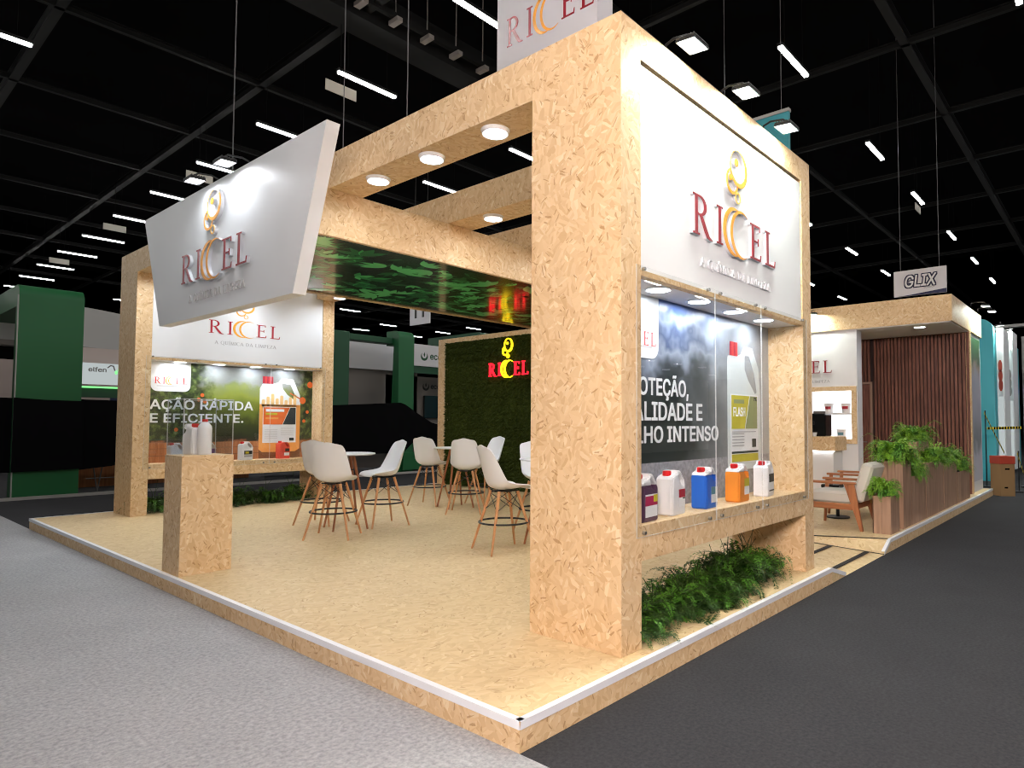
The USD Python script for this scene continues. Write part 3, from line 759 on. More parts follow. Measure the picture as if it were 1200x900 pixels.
# ------------------------------------------------------------------ pergola beams and the leaf soffit slab
YS0, YS1, ZS = 3.398, 6.06, 3.19
beams = [(0.95, 1.292, 'front strand board pergola beam with a row of round downlights underneath'),
         (2.332, 2.674, 'middle strand board pergola beam crossing behind the front one'),
         (3.678, 4.02, 'rearmost strand board pergola beam over the back of the stand')]
for x0, x1, lb in beams:
    p = thing('pergola_beam', lb, 'beam')
    part(p, 'beam_casing', bbx(x0, x1, 0.846, 8.59, ZB, ZT, r=0.002), 'osb', uv=1)
    for y in (1.36, 2.10, 2.85, 6.60, 7.35, 8.10):
        downlight(p, x0 + 0.15, y, ZB)
slab = thing('soffit_slab', 'wide strand board canopy slab with a glossy green jungle leaf print on its underside', 'canopy')
X0S, X1S = 0.585, 7.0
part(slab, 'slab_casing', bbx(X0S, X1S, YS0, YS1, ZS + 0.03, ZB, r=0.002), 'osb', uv=1)
for b in ((X0S, X1S, YS0, YS0 + 0.05), (X0S, X1S, YS1 - 0.05, YS1), (X0S, X0S + 0.05, YS0 + 0.05, YS1 - 0.05), (X1S - 0.05, X1S, YS0 + 0.05, YS1 - 0.05)):
    part(slab, 'rim_board', bx(*b, ZS, ZS + 0.03), 'osb', uv=1)
part(slab, 'leaf_panel', bx(X0S + 0.05, X1S - 0.05, YS0 + 0.05, YS1 - 0.05, ZS + 0.018, ZS + 0.029), 'print_leaves', label='glossy panel printed with green leaves')

pl_r = np.random.default_rng(12)
def leaf_shape(L, W):
    t = np.linspace(0, 1, 9)
    w = W * np.sin(np.pi * t ** 0.8) * 0.5
    return np.vstack([np.column_stack([t * L, w]), np.column_stack([t[::-1] * L, -w[::-1]])[1:-1]])
bins = {0: [], 1: [], 2: [], 3: []}
for c_ in range(330):
    cx, cy = pl_r.uniform(X0S + 0.3, X1S - 0.3), pl_r.uniform(YS0 + 0.25, YS1 - 0.25)
    a0, nl_, sz = pl_r.uniform(0, 6.28), pl_r.integers(3, 8), pl_r.uniform(0.12, 0.34)
    tone = pl_r.choice(4, p=[0.34, 0.30, 0.22, 0.14])
    for j in range(nl_):
        q = leaf_shape(sz * pl_r.uniform(.7, 1.1), sz * pl_r.uniform(.22, .38))
        an = a0 + (j - nl_ / 2) * pl_r.uniform(0.35, 0.6)
        q = q @ np.array([[math.cos(an), math.sin(an)], [-math.sin(an), math.cos(an)]]) + [cx, cy]
        q[:, 0] = np.clip(q[:, 0], X0S + .06, X1S - .06); q[:, 1] = np.clip(q[:, 1], YS0 + .06, YS1 - .06)
        z = ZS + 0.0175 - 0.0012 * tone - 0.0001 * j
        v = np.column_stack([q, np.full(len(q), z)])
        bins[min(3, max(0, tone + (j % 3 == 2)))].append(trimesh.Trimesh(v, [[0, i + 1, i] for i in range(1, len(v) - 1)], process=False))
for k, col in enumerate(((16, 76, 40), (28, 128, 66), (58, 186, 100), (120, 236, 150))):
    plain(f'print_leaf_{"abcd"[k]}', col, 0.3, 0.5, coat_weight=1.0, coat_roughness=0.1)
    part(slab, 'printed_leaves', bins[k], f'print_leaf_{"abcd"[k]}', kind='stuff', label='printed green leaves')

def flood_light(name, label, loc, rotz, arm, tilt=4, glow='flood_glow'):
    """small LED flood on a bent arm; the head looks down and back towards local +y"""
    p = thing(name, label, 'floodlight', loc, rotz, None)
    T = trimesh.transformations.rotation_matrix(math.radians(tilt), [1, 0, 0])
    hd = [bbx(-0.095, 0.095, -0.07, 0.07, 0.0, 0.02, 0.006), bx(-0.095, -0.089, -0.07, 0.07, -0.014, 0.0), bx(0.089, 0.095, -0.07, 0.07, -0.014, 0.0), bx(-0.089, 0.089, -0.07, -0.064, -0.014, 0.0), bx(-0.089, 0.089, 0.064, 0.07, -0.014, 0.0)] + [bx(-0.08, 0.08, -0.055 + 0.022 * i, -0.05 + 0.022 * i, 0.02, 0.032) for i in range(6)]
    hd = trimesh.util.concatenate(hd); hd.apply_transform(T)
    part(p, 'head', hd, 'black_metal')
    ln = bx(-0.085, 0.085, -0.06, 0.06, -0.004, 0.0); ln.apply_transform(T)
    part(p, 'lens', ln, glow, label='glowing lens')
    part(p, 'arm', tube([(0, 0, 0.05), (0, 0.03, 0.075), (0, arm * 0.7, 0.09), (0, arm, 0.07), (0, arm, 0.02)], 0.009, 8), 'black_metal', smooth=50)
    return p
for x, wd in ((1.55, 'nearest'), (2.35, 'middle'), (3.12, 'farthest')):
    flood_light('flood_light', f'{wd} of the three glaring flood lights over the right white sign', (x, -0.02, 3.955), 0, 0.2)

# ------------------------------------------------------------------ hanging trapezoid sign
XS = 0.47
hs = thing('hanging_sign', 'large white trapezoid sign leaning out from the front of the canopy slab', 'sign')
trap = Polygon([(-6.74, 3.875), (-2.61, 3.86), (-3.10, 2.545), (-6.15, 2.555)])
m = ex(trap, 0.115); m.apply_translation([0, 0, -0.115])
pn = part(hs, 'panel', on_wall(m, (XS, 0, 0), 'x'), 'white_panel')
logo(pn, (XS, 5.44, 2.925), 'x', 0.312, 0.30, 0.03, tagline=(0.15, -0.21, 1.30, 0.075, 'print_faint', 0.010))
for y in (4.45,):
    part(hs, 'steel_cable', cyl((XS + 0.05, y, 3.85), (XS + 0.05, y, 11.0), 0.006, n=6), 'cable')
for y, wd in ((4.77, 'left'), (4.08, 'right')):
    flood_light('flood_light', f'{wd} one of the two glaring flood lights over the hanging trapezoid sign', (0.30, y, 3.845), -90, 0.22, 2, 'flood_soft')
for y in (3.437, 2.441):
    top('steel_cable', cyl((1.1, y, ZT), (1.1, y, 11.0), 0.005, n=6), 'cable', 'thin steel cable from the front pergola beam up to the ceiling grid', 'cable', 'cables holding the front pergola beam')

# ------------------------------------------------------------------ banner high above the stand
bn = thing('overhead_banner', 'grey fabric banner box with red lettering hung high above the stand', 'banner')
bp = part(bn, 'fabric_box', bx(2.5, 2.74, 1.5, 2.83, 4.9, 6.9), 'canvas_banner')
logo(bp, (2.5, 2.68, 5.37), 'x', 0.232, 0.30, 0.0, {'red': 'red_letter', 'gold': 'gold_letter', 'soft': 'gold_soft'})
for y in (1.6, 2.7):
    part(bn, 'steel_cable', cyl((2.62, y, 6.9), (2.62, y, 11.0), 0.006, n=6), 'cable')

# ------------------------------------------------------------------ jerrycans and other bottles
def jug(name, label, loc, rotz, body, upper, cap='cap_red', labels=(), h=0.315, w=0.19, d=0.125, fill=0.215, group=None):
    p = thing(name, label, 'bottle', loc, rotz, group)
    k = h / 0.315
    o = Polygon([(0.0, 0.012), (0.012, 0), (w - 0.012, 0), (w, 0.012), (w, 0.20), (w - 0.012, 0.235), (0.125, 0.292), (0.085, 0.292), (0.078, 0.27), (0.058, 0.268), (0.012, 0.255), (0, 0.24)]).buffer(0.004, quad_segs=4)
    hole = Polygon([(0.105, 0.262), (0.118, 0.265), (0.158, 0.225), (0.158, 0.2), (0.145, 0.2), (0.118, 0.23)]).buffer(0.006)
    o = affinity.translate(o, -w / 2, 0); hole = affinity.translate(hole, -w / 2, 0)
    o = affinity.scale(o, 1, k, origin=(0, 0)); hole = affinity.scale(hole, 1, k, origin=(0, 0))
    o = o.difference(hole)
    def piece(shape):
        m = bevel_ex(shape, d, 0.018)
        T = np.eye(4); T[:3, :3] = np.array([[1, 0, 0], [0, 0, -1], [0, 1, 0]])
        m.apply_transform(T)
        return m
    if body != upper:
        part(p, 'body', piece(o.intersection(sbox(-1, -1, 1, fill))), body, smooth=45)
        part(p, 'shoulder', piece(o.intersection(sbox(-1, fill - 0.002, 1, 1))), upper, smooth=45, label='white shoulder and handle')
    else:
        part(p, 'body', piece(o), body, smooth=45)
    cx = -w / 2 + 0.038
    zc = 0.262 * k
    part(p, 'cap', [cyl((cx, 0, zc), (cx, 0, zc + 0.034), 0.026, n=20)] + [cyl((cx + 0.026 * math.cos(a), 0.026 * math.sin(a), zc), (cx + 0.026 * math.cos(a), 0.026 * math.sin(a), zc + 0.03), 0.003, n=5) for a in np.linspace(0, 6.28, 14)], cap, smooth=45)
    for i, (x0, x1, z0, z1, mat) in enumerate(labels):
        part(p, 'label', bx(x0, x1, -(d / 2 - 0.0005), -(d / 2 + 0.0012 + 0.0008 * i), z0, z1), mat)
    return p
ZSH = 0.868
yb = 0.122 + 0.125
jug('jerrycan', 'purple jerrycan with magenta label, nearest in the right show case', (1.325, yb - 0.02, ZSH), 4, 'jug_purple', 'jug_white', labels=[(-0.07, 0.08, 0.03, 0.17, 'print_white'), (-0.07, 0.08, 0.10, 0.16, 'label_magenta'), (0.03, 0.08, 0.12, 0.165, 'tape_yellow')], fill=0.225)
jug('jerrycan', 'white jerrycan with red and white label, between purple and blue ones', (1.70, yb, ZSH), 4, 'jug_white', 'jug_white', labels=[(-0.005, 0.085, 0.055, 0.16, 'print_white'), (-0.005, 0.085, 0.115, 0.17, 'print_red'), (0.05, 0.085, 0.105, 0.113, 'label_black')])
jug('jerrycan', 'bright blue jerrycan in the right show case', (2.165, yb, ZSH), 4, 'jug_blue', 'jug_white', labels=[(-0.02, 0.085, 0.04, 0.15, 'print_white'), (-0.02, 0.05, 0.10, 0.155, 'label_teal')], fill=0.24)
jug('jerrycan', 'orange jerrycan with yellow label in the right show case', (2.70, yb, ZSH), 2, 'jug_orange', 'jug_white', labels=[(-0.005, 0.085, 0.055, 0.12, 'print_white'), (-0.005, 0.085, 0.12, 0.18, 'print_lime')], fill=0.235)
jug('jerrycan', 'white jerrycan with black label, farthest in the right show case', (3.20, yb, ZSH), 8, 'jug_white', 'jug_white', labels=[(-0.06, 0.085, 0.04, 0.17, 'print_white'), (-0.06, 0.085, 0.12, 0.19, 'label_black'), (-0.06, 0.085, 0.045, 0.055, 'label_black')])
yl = 8.59 + 0.15
jug('jerrycan', 'white jerrycan behind the pedestal, leftmost in the left show case', (1.56, yl, ZSH), 10, 'jug_white', 'jug_white', cap='cap_red', labels=[(-0.07, 0.07, 0.03, 0.09, 'label_teal')])
jug('jerrycan', 'violet jerrycan half hidden behind the tall bottle in the left show case', (2.02, yl, ZSH), 10, 'jug_violet', 'jug_white', labels=[(-0.07, 0.07, 0.03, 0.09, 'print_white')], fill=0.2)
jug('jerrycan', 'white jerrycan with black and yellow label in the left show case', (2.585, yl, ZSH), 10, 'jug_white', 'jug_white', labels=[(-0.06, 0.08, 0.05, 0.08, 'print_grey'), (-0.06, 0.08, 0.09, 0.15, 'label_black'), (-0.04, 0.02, 0.105, 0.135, 'tape_yellow')])
jug('jerrycan', 'small red jerrycan, rightmost in the left show case', (3.205, yl, ZSH), 10, 'jug_red', 'jug_white', labels=[(-0.02, 0.08, 0.05, 0.10, 'print_white'), (0.0, 0.08, 0.12, 0.17, 'label_black')], fill=0.275)

# ------------------------------------------------------------------ pedestal with acrylic case
PX, PY, PW, PD, PH = 0.045, 4.165, 0.437, 0.40, 1.182
pd = thing('pedestal', 'square strand board pedestal standing near the left edge of the platform', 'pedestal')
part(pd, 'casing', bbx(PX, PX + PW, PY, PY + PD, H, PH, r=0.002), 'osb', uv=1)
cs = thing('acrylic_cover', 'clear acrylic display cover standing on the pedestal', 'display case')
ac = 0.004
part(cs, 'front_pane', bx(PX + 0.008, PX + PW - 0.008, PY + 0.008, PY + 0.008 + ac, PH, 1.682), 'acrylic')
part(cs, 'rear_pane', bx(PX + 0.008, PX + PW - 0.008, PY + PD - 0.012, PY + PD - 0.008, PH, 1.682), 'acrylic')
part(cs, 'side_pane', bx(PX + 0.008, PX + 0.012, PY + 0.012, PY + PD - 0.012, PH, 1.682), 'acrylic')
part(cs, 'side_pane', bx(PX + PW - 0.012, PX + PW - 0.008, PY + 0.012, PY + PD - 0.012, PH, 1.682), 'acrylic')
part(cs, 'top_pane', bx(PX + 0.008, PX + PW - 0.008, PY + 0.008, PY + PD - 0.008, 1.682, 1.686), 'acrylic')
for x in (PX + 0.008, PX + PW - 0.012):
    for y in (PY + 0.008, PY + PD - 0.012):
        part(cs, 'corner_edge_highlight', bx(x - .001, x + .005, y - .001, y + .005, PH, 1.687), 'painted_edge_highlight')  # cover edges drawn as pale painted highlights
for y in (PY + 0.007, PY + PD - 0.013):
    part(cs, 'top_edge_highlight', bx(PX + 0.008, PX + PW - 0.008, y, y + 0.006, 1.681, 1.687), 'painted_edge_highlight')
for x in (PX + 0.007, PX + PW - 0.013):
    part(cs, 'top_edge_highlight', bx(x, x + 0.006, PY + 0.008, PY + PD - 0.008, 1.681, 1.687), 'painted_edge_highlight')
tb = thing('tall_bottle', 'tall slim white bottle with red cap ring inside the acrylic cover', 'bottle', (0.30, 4.36, PH), 0)
prof = np.array([[0.0, 0], [0.055, 0], [0.06, 0.006], [0.06, 0.235], [0.055, 0.262], [0.036, 0.288], [0.024, 0.294], [0.024, 0.30], [0, 0.30]])
part(tb, 'body', trimesh.creation.revolve(prof, sections=32), 'jug_white', smooth=45)
part(tb, 'cap', cyl((0, 0, 0.30), (0, 0, 0.325), 0.024, n=20), 'cap_red', smooth=45)
jug('jerrycan', 'white jerrycan with dark label behind the tall bottle inside the acrylic cover', (0.235, 4.47, PH), 100, 'jug_white', 'jug_white', labels=[(-0.07, 0.07, 0.04, 0.15, 'label_black')], h=0.30, w=0.16, d=0.10)

# ------------------------------------------------------------------ bar chairs and bistro tables
def chair(label, loc, rotz, group):
    p = thing('bar_chair', label, 'chair', loc, rotz, group)
    prof = np.array([(0.235, 0.640), (0.225, 0.662), (0.18, 0.668), (0.10, 0.656), (0.0, 0.645), (-0.08, 0.648), (-0.135, 0.672), (-0.17, 0.72), (-0.195, 0.79), (-0.22, 0.88), (-0.245, 0.98), (-0.262, 1.06), (-0.27, 1.095)])
    s = np.linspace(0, 1, len(prof)); ss = np.linspace(0, 1, 30)
    from scipy.interpolate import CubicSpline
    pc = CubicSpline(s, prof)(ss)
    tang = CubicSpline(s, prof)(ss, 1); tang /= np.linalg.norm(tang, axis=1, keepdims=True)
    nr = np.stack([tang[:, 1], -tang[:, 0]], 1) * -1
    wk = (1 - np.clip((ss - 0.84) / 0.16, 0, 1) ** 2.6) ** (1 / 2.6) * 0.52 + 0.48
    wk = wk * CubicSpline([0, .06, .2, .45, .6, .8, .93, 1.0], [.17, .205, .226, .234, .232, .208, .188, .182])(ss)
    curl = CubicSpline([0, .2, .45, .62, .85, 1], [.012, .04, .10, .10, .05, .006])(ss)
    crown = np.clip((ss - 0.8) / 0.2, 0, 1) ** 2
    v = np.linspace(-1, 1, 19)
    P = np.zeros((30, 19, 3))
    for i in range(30):
        lift = curl[i] * np.abs(v) ** 2.6
        base = np.array([pc[i, 0], 0, pc[i, 1]])
        n3 = np.array([nr[i, 0], 0, nr[i, 1]])
        if n3[2] < 0 and ss[i] < 0.45: n3 = -n3
        if n3[0] < 0 and ss[i] >= 0.45: n3 = -n3
        P[i] = base + np.outer(lift, n3) + np.outer(v * wk[i] * (1 - 0.06 * np.abs(v) ** 4), [0, 1, 0]) + np.outer(0.03 * crown[i] * (1 - v ** 2) - 0.012 * crown[i], [0, 0, 1])
    du = np.gradient(P, axis=0); dv = np.gradient(P, axis=1)
    N = np.cross(du, dv); N /= np.linalg.norm(N, axis=2, keepdims=True) + 1e-9
    if N[5, 9, 2] < 0: N = -N
    part(p, 'seat_shell', shell(P, N, 0.008), 'white_plastic', smooth=50, label='white moulded seat shell')
    part(p, 'mounting_plate', [bx(-0.12, 0.12, -0.03, 0.03, 0.615, 0.632), bx(-0.03, 0.03, -0.12, 0.12, 0.618, 0.63)] + [cyl((sx * .10, sy * .10, 0.60), (sx * .10, sy * .10, 0.64), 0.013, n=8) for sx in (-1, 1) for sy in (-1, 1)], 'black_metal')
    tops, feet = {}, {}
    for sx in (-1, 1):
        for sy in (-1, 1):
            a, b = np.array([sx * 0.105, sy * 0.105, 0.625]), np.array([sx * 0.255, sy * 0.255, 0.0])
            tops[sx, sy], feet[sx, sy] = a, b
            part(p, 'leg', cyl(b, a, 0.011, 0.018, 14), 'beech', smooth=45)
    def lp(k, z):
        t = z / 0.625
        return feet[k] * (1 - t) + tops[k] * t
    ks = [(-1, -1), (1, -1), (1, 1), (-1, 1)]
    for i in range(4):
        a, b = ks[i], ks[(i + 1) % 4]
        part(p, 'wire_brace', [cyl(lp(a, 0.60), lp(b, 0.42), 0.0035, n=6), cyl(lp(b, 0.60), lp(a, 0.42), 0.0035, n=6)], 'black_metal')
    ang = np.linspace(0, 2 * np.pi, 48, endpoint=False)
    rr = 0.262
    part(p, 'foot_ring', tube(np.stack([rr * np.cos(ang), rr * np.sin(ang), 0 * ang + 0.30], 1), 0.010, 8, True), 'black_metal', smooth=50)
    return p
c0 = chair('white shell bar chair seen from behind, front one at the left bistro table', (1.98, 5.0, H), 42, 'bar chairs around the bistro tables')
for lab, x, y, a in (('white shell bar chair behind the front one, half hidden at the left bistro table', 2.43, 6.06, 30),
                     ('white shell bar chair in profile facing left at the left bistro table', 2.88, 5.34, 171),
                     ('white shell bar chair at the left side of the middle bistro table', 4.62, 6.60, 24),
                     ('white shell bar chair seen from behind in front of the middle bistro table', 4.38, 5.42, 40),
                     ('white shell bar chair behind the middle bistro table against the moss wall', 5.35, 6.02, 175),
                     ('white shell bar chair nearest the big column, facing right', 2.735, 2.92, -19),
                     ('white shell bar chair cut off by the big column beside the right table', 3.78, 3.35, -110)):
    copy_of(c0, lab, (x, y, H), a)
def table(label, loc):
    p = thing('bistro_table', label, 'table', loc, 0, 'bistro tables')
    pr = np.array([[0, 0.928], [0.335, 0.928], [0.348, 0.934], [0.352, 0.942], [0.348, 0.95], [0, 0.95]])
    part(p, 'table_top', trimesh.creation.revolve(pr, sections=48), 'white_plastic', smooth=40)
    part(p, 'mounting_plate', cyl((0, 0, 0.915), (0, 0, 0.928), 0.12, n=20), 'black_metal')
    for k in range(4):
        a = math.radians(30 + 90 * k)
        part(p, 'leg', cyl((0.30 * math.cos(a), 0.30 * math.sin(a), 0), (0.09 * math.cos(a), 0.09 * math.sin(a), 0.92), 0.012, 0.02, 14), 'teak', smooth=45)
    part(p, 'brace', [cyl((0.13 * math.cos(a), 0.13 * math.sin(a), 0.74), (-0.13 * math.cos(a), -0.13 * math.sin(a), 0.74), 0.005, n=6) for a in (math.radians(30), math.radians(120))], 'black_metal')
    return p
t0 = table('white round bistro table with wooden legs, leftmost', (2.42, 5.46, H))
copy_of(t0, 'white round bistro table in the middle, in front of the moss wall corner', (4.68, 6.02, H))
copy_of(t0, 'white round bistro table whose edge shows beside the big column', (3.28, 2.74, H))

# ------------------------------------------------------------------ greenery
def frond(r, length, droop, lift, yaw, nl, leaf, seed_pt, curl=0.0):
    """one arching frond of narrow leaflets"""
    t = np.linspace(0, 1, 10)
    d = np.array([math.cos(yaw), math.sin(yaw)])
    out = length * np.sin(t * droop) / droop
    zz = lift * length * (np.sin(t * 2.0) / 1.2) - length * 0.5 * t ** 2 * droop * 0.6
    side = np.array([-d[1], d[0]])
    pts = np.column_stack([seed_pt[0] + d[0] * out + side[0] * curl * t ** 2, seed_pt[1] + d[1] * out + side[1] * curl * t ** 2, seed_pt[2] + zz])
    V, Fc = [], []
    k = np.linspace(0.08, 1, nl)
    cx = np.column_stack([np.interp(k, t, pts[:, i]) for i in range(3)])
    tg = np.gradient(cx, axis=0); tg /= np.linalg.norm(tg, axis=1, keepdims=True) + 1e-9
    sd = np.cross(tg, [0, 0, 1]); sd /= np.linalg.norm(sd, axis=1, keepdims=True) + 1e-9
    for i in range(nl):
        ll = leaf * (1 - 0.75 * k[i] ** 2) * r.uniform(0.8, 1.2)
        for s in (-1, 1):
            dirv = sd[i] * s * 0.85 + tg[i] * 0.45 + np.array([0, 0, r.uniform(-0.35, 0.25)])
            tip = cx[i] + dirv * ll
            w = tg[i] * ll * 0.16
            b = len(V)
            mid = cx[i] + dirv * ll * 0.5
            V += [cx[i], mid + w, tip, mid - w]
            Fc += [[b, b + 1, b + 2], [b, b + 2, b + 3]]
    return np.array(V), np.array(Fc)
def fern_mesh(seed, n, length, leaf, spread, lift=0.55, nl=22, half=None):
    r = np.random.default_rng(seed)
    vs, fs, c = [], [], 0
    for _ in range(n):
        yaw = r.uniform(0, 2 * np.pi)
        L = length * r.uniform(0.55, 1.15)
        sp = (r.normal(0, spread), r.normal(0, spread * 0.6), r.uniform(0, 0.04))
        v, f = frond(r, L, r.uniform(0.9, 2.0), lift * r.uniform(0.4, 1.5), yaw, nl, leaf, sp, r.uniform(-0.08, 0.08))
        v[:, 2] = np.maximum(v[:, 2], half if half is not None else 0.003)
        vs.append(v); fs.append(f + c); c += len(v)
    return trimesh.Trimesh(np.vstack(vs), np.vstack(fs), process=False)
ORD = ['first', 'second', 'third', 'fourth', 'fifth', 'sixth', 'seventh', 'eighth', 'ninth', 'tenth', 'eleventh']
FX = sorted([1.38, 1.74, 2.10, 2.42, 2.70, 2.98, 3.22, 3.42, 1.95, 1.40, 2.3])
def fern_lab(x):
    return 'dark green trailing fern clump below the right show case, ' + ORD[int(np.argmin(np.abs(np.array(FX) - x)))] + ' from the big column'
gl = 'dark green trailing fern clump in the row below the right show case'
proto = []
for k in range(3):
    lab = fern_lab(1.38 + 0.36 * k)
    p = thing('fern_clump', lab, 'plant', (1.38 + 0.36 * k, 0.42, H), 0, 'fern clumps below the right show case')
    part(p, 'foliage', fern_mesh(20 + k, 110, 0.36, 0.05, 0.10, 0.42, 26), 'leaf_dark')
    part(p, 'fresh_foliage', fern_mesh(40 + k, 26, 0.36, 0.05, 0.10, 0.55, 26), 'leaf_mid')
    part(p, 'stems', [tube([(0, 0, 0), (r0 * 0.3, r1 * 0.3, 0.2), (r0, r1, 0.24 + 0.04 * j)], 0.003, 5) for j, (r0, r1) in enumerate(((0.06, 0.05), (-0.08, 0.03), (0.02, -0.09)))], 'leaf_dark')
    proto.append(p)
for i, (x, y, a, s) in enumerate(((2.42, 0.46, 60, 1.0), (2.70, 0.42, 150, 1.05), (2.98, 0.48, 220, 1.1), (3.22, 0.44, 20, 1.1), (3.42, 0.48, 300, 0.95), (1.95, 0.40, 100, 0.95), (1.40, 0.36, 210, 0.9), (2.3, 0.30, 270, 0.8))):
    copy_of(proto[i % 3], fern_lab(x), (x, y, H), a, scale=(s, s, s * (1.35 if x > 2.9 else 1.05 if x > 2.3 else 0.75)))
for i in range(6):
    x = 1.35 + 0.42 * i
    copy_of(proto[i % 3], f'dark fern clump below the left show case, {ORD[i]} from the left column', (x, 8.92, H), 70 * i, 'fern clumps below the left show case', scale=(1.1, 0.7, 1.5))

# ------------------------------------------------------------------ moss wall with neon lettering
XM = 7.0
mw = thing('moss_wall', 'dark green moss covered partition with strand board frame at the back of the stand', 'partition')
part(mw, 'frame_board', bbx(XM, XM + 0.28, 9.10, 9.40, H, 3.30, r=0.002), 'osb', uv=1)
part(mw, 'frame_board', bbx(XM, XM + 0.28, 3.6, 9.10, 3.20, 3.30, r=0.002), 'osb', uv=1)
part(mw, 'backing', bx(XM + 0.10, XM + 0.25, 3.6, 9.10, H + 0.002, 3.20), 'osb', uv=1)
yy, zz = np.linspace(9.12, 3.6, 230), np.linspace(H + 0.012, 3.205, 130)
Y, Z = np.meshgrid(yy, zz, indexing='ij')
q = np.stack([Y * 9, Z * 9, 0 * Y], -1)
d = 0.05 * meshkit.fbm(q, 3, 5) + 0.05 * meshkit.noise(q * 4.0, 9)
P = np.stack([XM + 0.05 - d, Y + 0.02 * meshkit.noise(q * 3, 3), Z], -1)
part(mw, 'moss', grid_mesh(P), 'moss_green', kind='stuff', label='matted dark green moss')
r_ = np.random.default_rng(3)
tv, tf, c = [], [], 0
for i in range(2600):
    z = r_.uniform(H + 0.05, 3.2)
    if i % 3 == 0:
        y = 9.1 + r_.uniform(-0.02, 0.02); dy = r_.uniform(0.0, 0.05)
    else:
        y = r_.uniform(3.65, 9.1); dy = r_.uniform(-0.03, 0.03)
    b = np.array([XM + 0.0, y, z]); tip = b + [r_.uniform(-0.06, -0.02), dy, r_.uniform(-0.03, 0.04)]
    s = np.array([0, 0.012, 0.012]) * r_.uniform(0.5, 1.3)
    tv += [b - s, b + s * [1, -1, 1], tip]; tf.append([c, c + 1, c + 2]); c += 3
part(mw, 'moss_tufts', trimesh.Trimesh(np.array(tv), tf, process=False), 'moss_green', kind='stuff')
ns = thing('neon_sign', 'glowing red and yellow neon lettering mounted on the moss wall', 'neon sign')
for kind, name, g, label in logo_parts(0.222, 0.262):
    g2 = g.buffer(0.005) if name != 'bubble_dot' else g
    m = ex(g2, 0.03)
    part(ns, name, on_wall(m, (XM - 0.04, 7.71, 2.415), 'x'), 'neon_red' if kind == 'red' else 'neon_yellow', label=label and label.replace('dark red', 'glowing red').replace('golden', 'glowing yellow').replace('pale', 'glowing yellow'))

# ------------------------------------------------------------------ lounge block (second part of the stand)
XW, XL = 10.8, 12.5
lb_ = thing('lounge_block', 'lounge block with strand board fascia, white logo wall and brown slatted wall at the right', 'building')
part(lb_, 'fascia', bbx(XW, 13.9, 0.122, 4.6, 3.28, 3.75, r=0.003), 'osb', uv=1)
part(lb_, 'soffit', bx(XW + 0.02, 13.88, 0.15, 4.58, 3.262, 3.28), 'white_paint')
downlight(lb_, 11.18, 0.71, 3.262, 0.085, 'case_glow')
ww = part(lb_, 'logo_wall', [bx(XW + 0.03, XW + 0.33, 1.72, 1.80, H, 3.262), bx(XW + 0.03, XW + 0.33, 2.62, 4.6, H, 3.262), bx(XW + 0.03, XW + 0.33, 1.80, 2.62, H, 1.16), bx(XW + 0.03, XW + 0.33, 1.80, 2.62, 2.13, 3.262), bx(XW + 0.30, XW + 0.33, 1.80, 2.62, 1.16, 2.13)], 'white_paint', label='white wall with lit product niche')
logo(ww, (XW + 0.03, 3.30, 2.47), 'x', 0.226, 0.24, 0.01, tagline=(0.12, -0.19, 0.95, 0.05, 'grey_letter', 0.004), bubbles=False)
nz0, nz1, ny0, ny1 = 1.19, 2.11, 1.825, 2.61
for b in ((ny0 - 0.09, ny1 + .03, nz1, nz1 + 0.085), (ny0 - 0.09, ny1 + .03, nz0 - 0.09, nz0), (ny0 - 0.09, ny0, nz0, nz1)):
    part(lb_, 'niche_frame', bbx(XW, XW + 0.04, b[0], b[1], b[2], b[3], r=0.002), 'osb', uv=1)
part(lb_, 'niche_back', bx(XW + 0.285, XW + 0.298, ny0 - .02, ny1, nz0 - .02, nz1 + .02), 'white_lit', label='backlit white niche panel')
part(lb_, 'niche_shelf', bx(XW + 0.05, XW + 0.28, ny0 - .02, ny1, 1.655, 1.69), 'white_paint')
slats = trimesh.util.concatenate([bx(XL - 0.035, XL, y, y + 0.046, H, 3.262) for y in np.arange(0.14, 1.86, 0.067)] + [bx(XL - 0.035, XL, y, y + 0.046, 2.36, 3.262) for y in np.arange(1.94, 2.72, 0.067)] + [bx(XL - 0.035, XL, y, y + 0.046, H, 3.262) for y in np.arange(2.8, 4.5, 0.067)])
part(lb_, 'slatted_wall', bx(XL, XL + 0.08, 0.13, 4.6, H, 3.262), 'slat_gap', label='dark brown wall behind narrow slats')
part(lb_, 'slats', slats, 'slat_brown', kind='stuff', label='narrow upright brown slats')
part(lb_, 'door_frame', [bx(XL - 0.05, XL, 1.90, 1.945, H, 2.36), bx(XL - 0.05, XL, 2.72, 2.765, H, 2.36), bx(XL - 0.05, XL, 1.945, 2.72, 2.315, 2.36)], 'door_trim')
dr = part(lb_, 'door', bx(XL - 0.035, XL - 0.001, 1.95, 2.715, H, 2.31), 'slat_brown')
part(dr, 'handle', [cyl((XL - 0.08, 2.03, 1.10), (XL - 0.035, 2.03, 1.10), 0.012, n=8), cyl((XL - 0.08, 2.03, 1.10), (XL - 0.08, 2.14, 1.10), 0.01, n=8)], 'steel')
part(lb_, 'side_wall', bx(XL + 0.08, 13.9, 0.16, 0.3, H, 3.28), 'white_paint')
part(lb_, 'poster', bx(XL + 0.16, 13.75, 0.145, 0.16, 0.35, 3.2), 'print_poster', label='tall printed poster on the side wall')
part(lb_, 'corner_post', bbx(XL - 0.01, XL + 0.12, 0.122, 0.2, H, 3.28, r=0.003), 'osb', uv=1)
for x in (12.2, 13.0):
    flood_light('flood_light', f'{"nearer" if x < 12.5 else "farther"} bright flood light over the side of the lounge block', (x + 0.7, -0.10, 3.80), 0, 0.25)
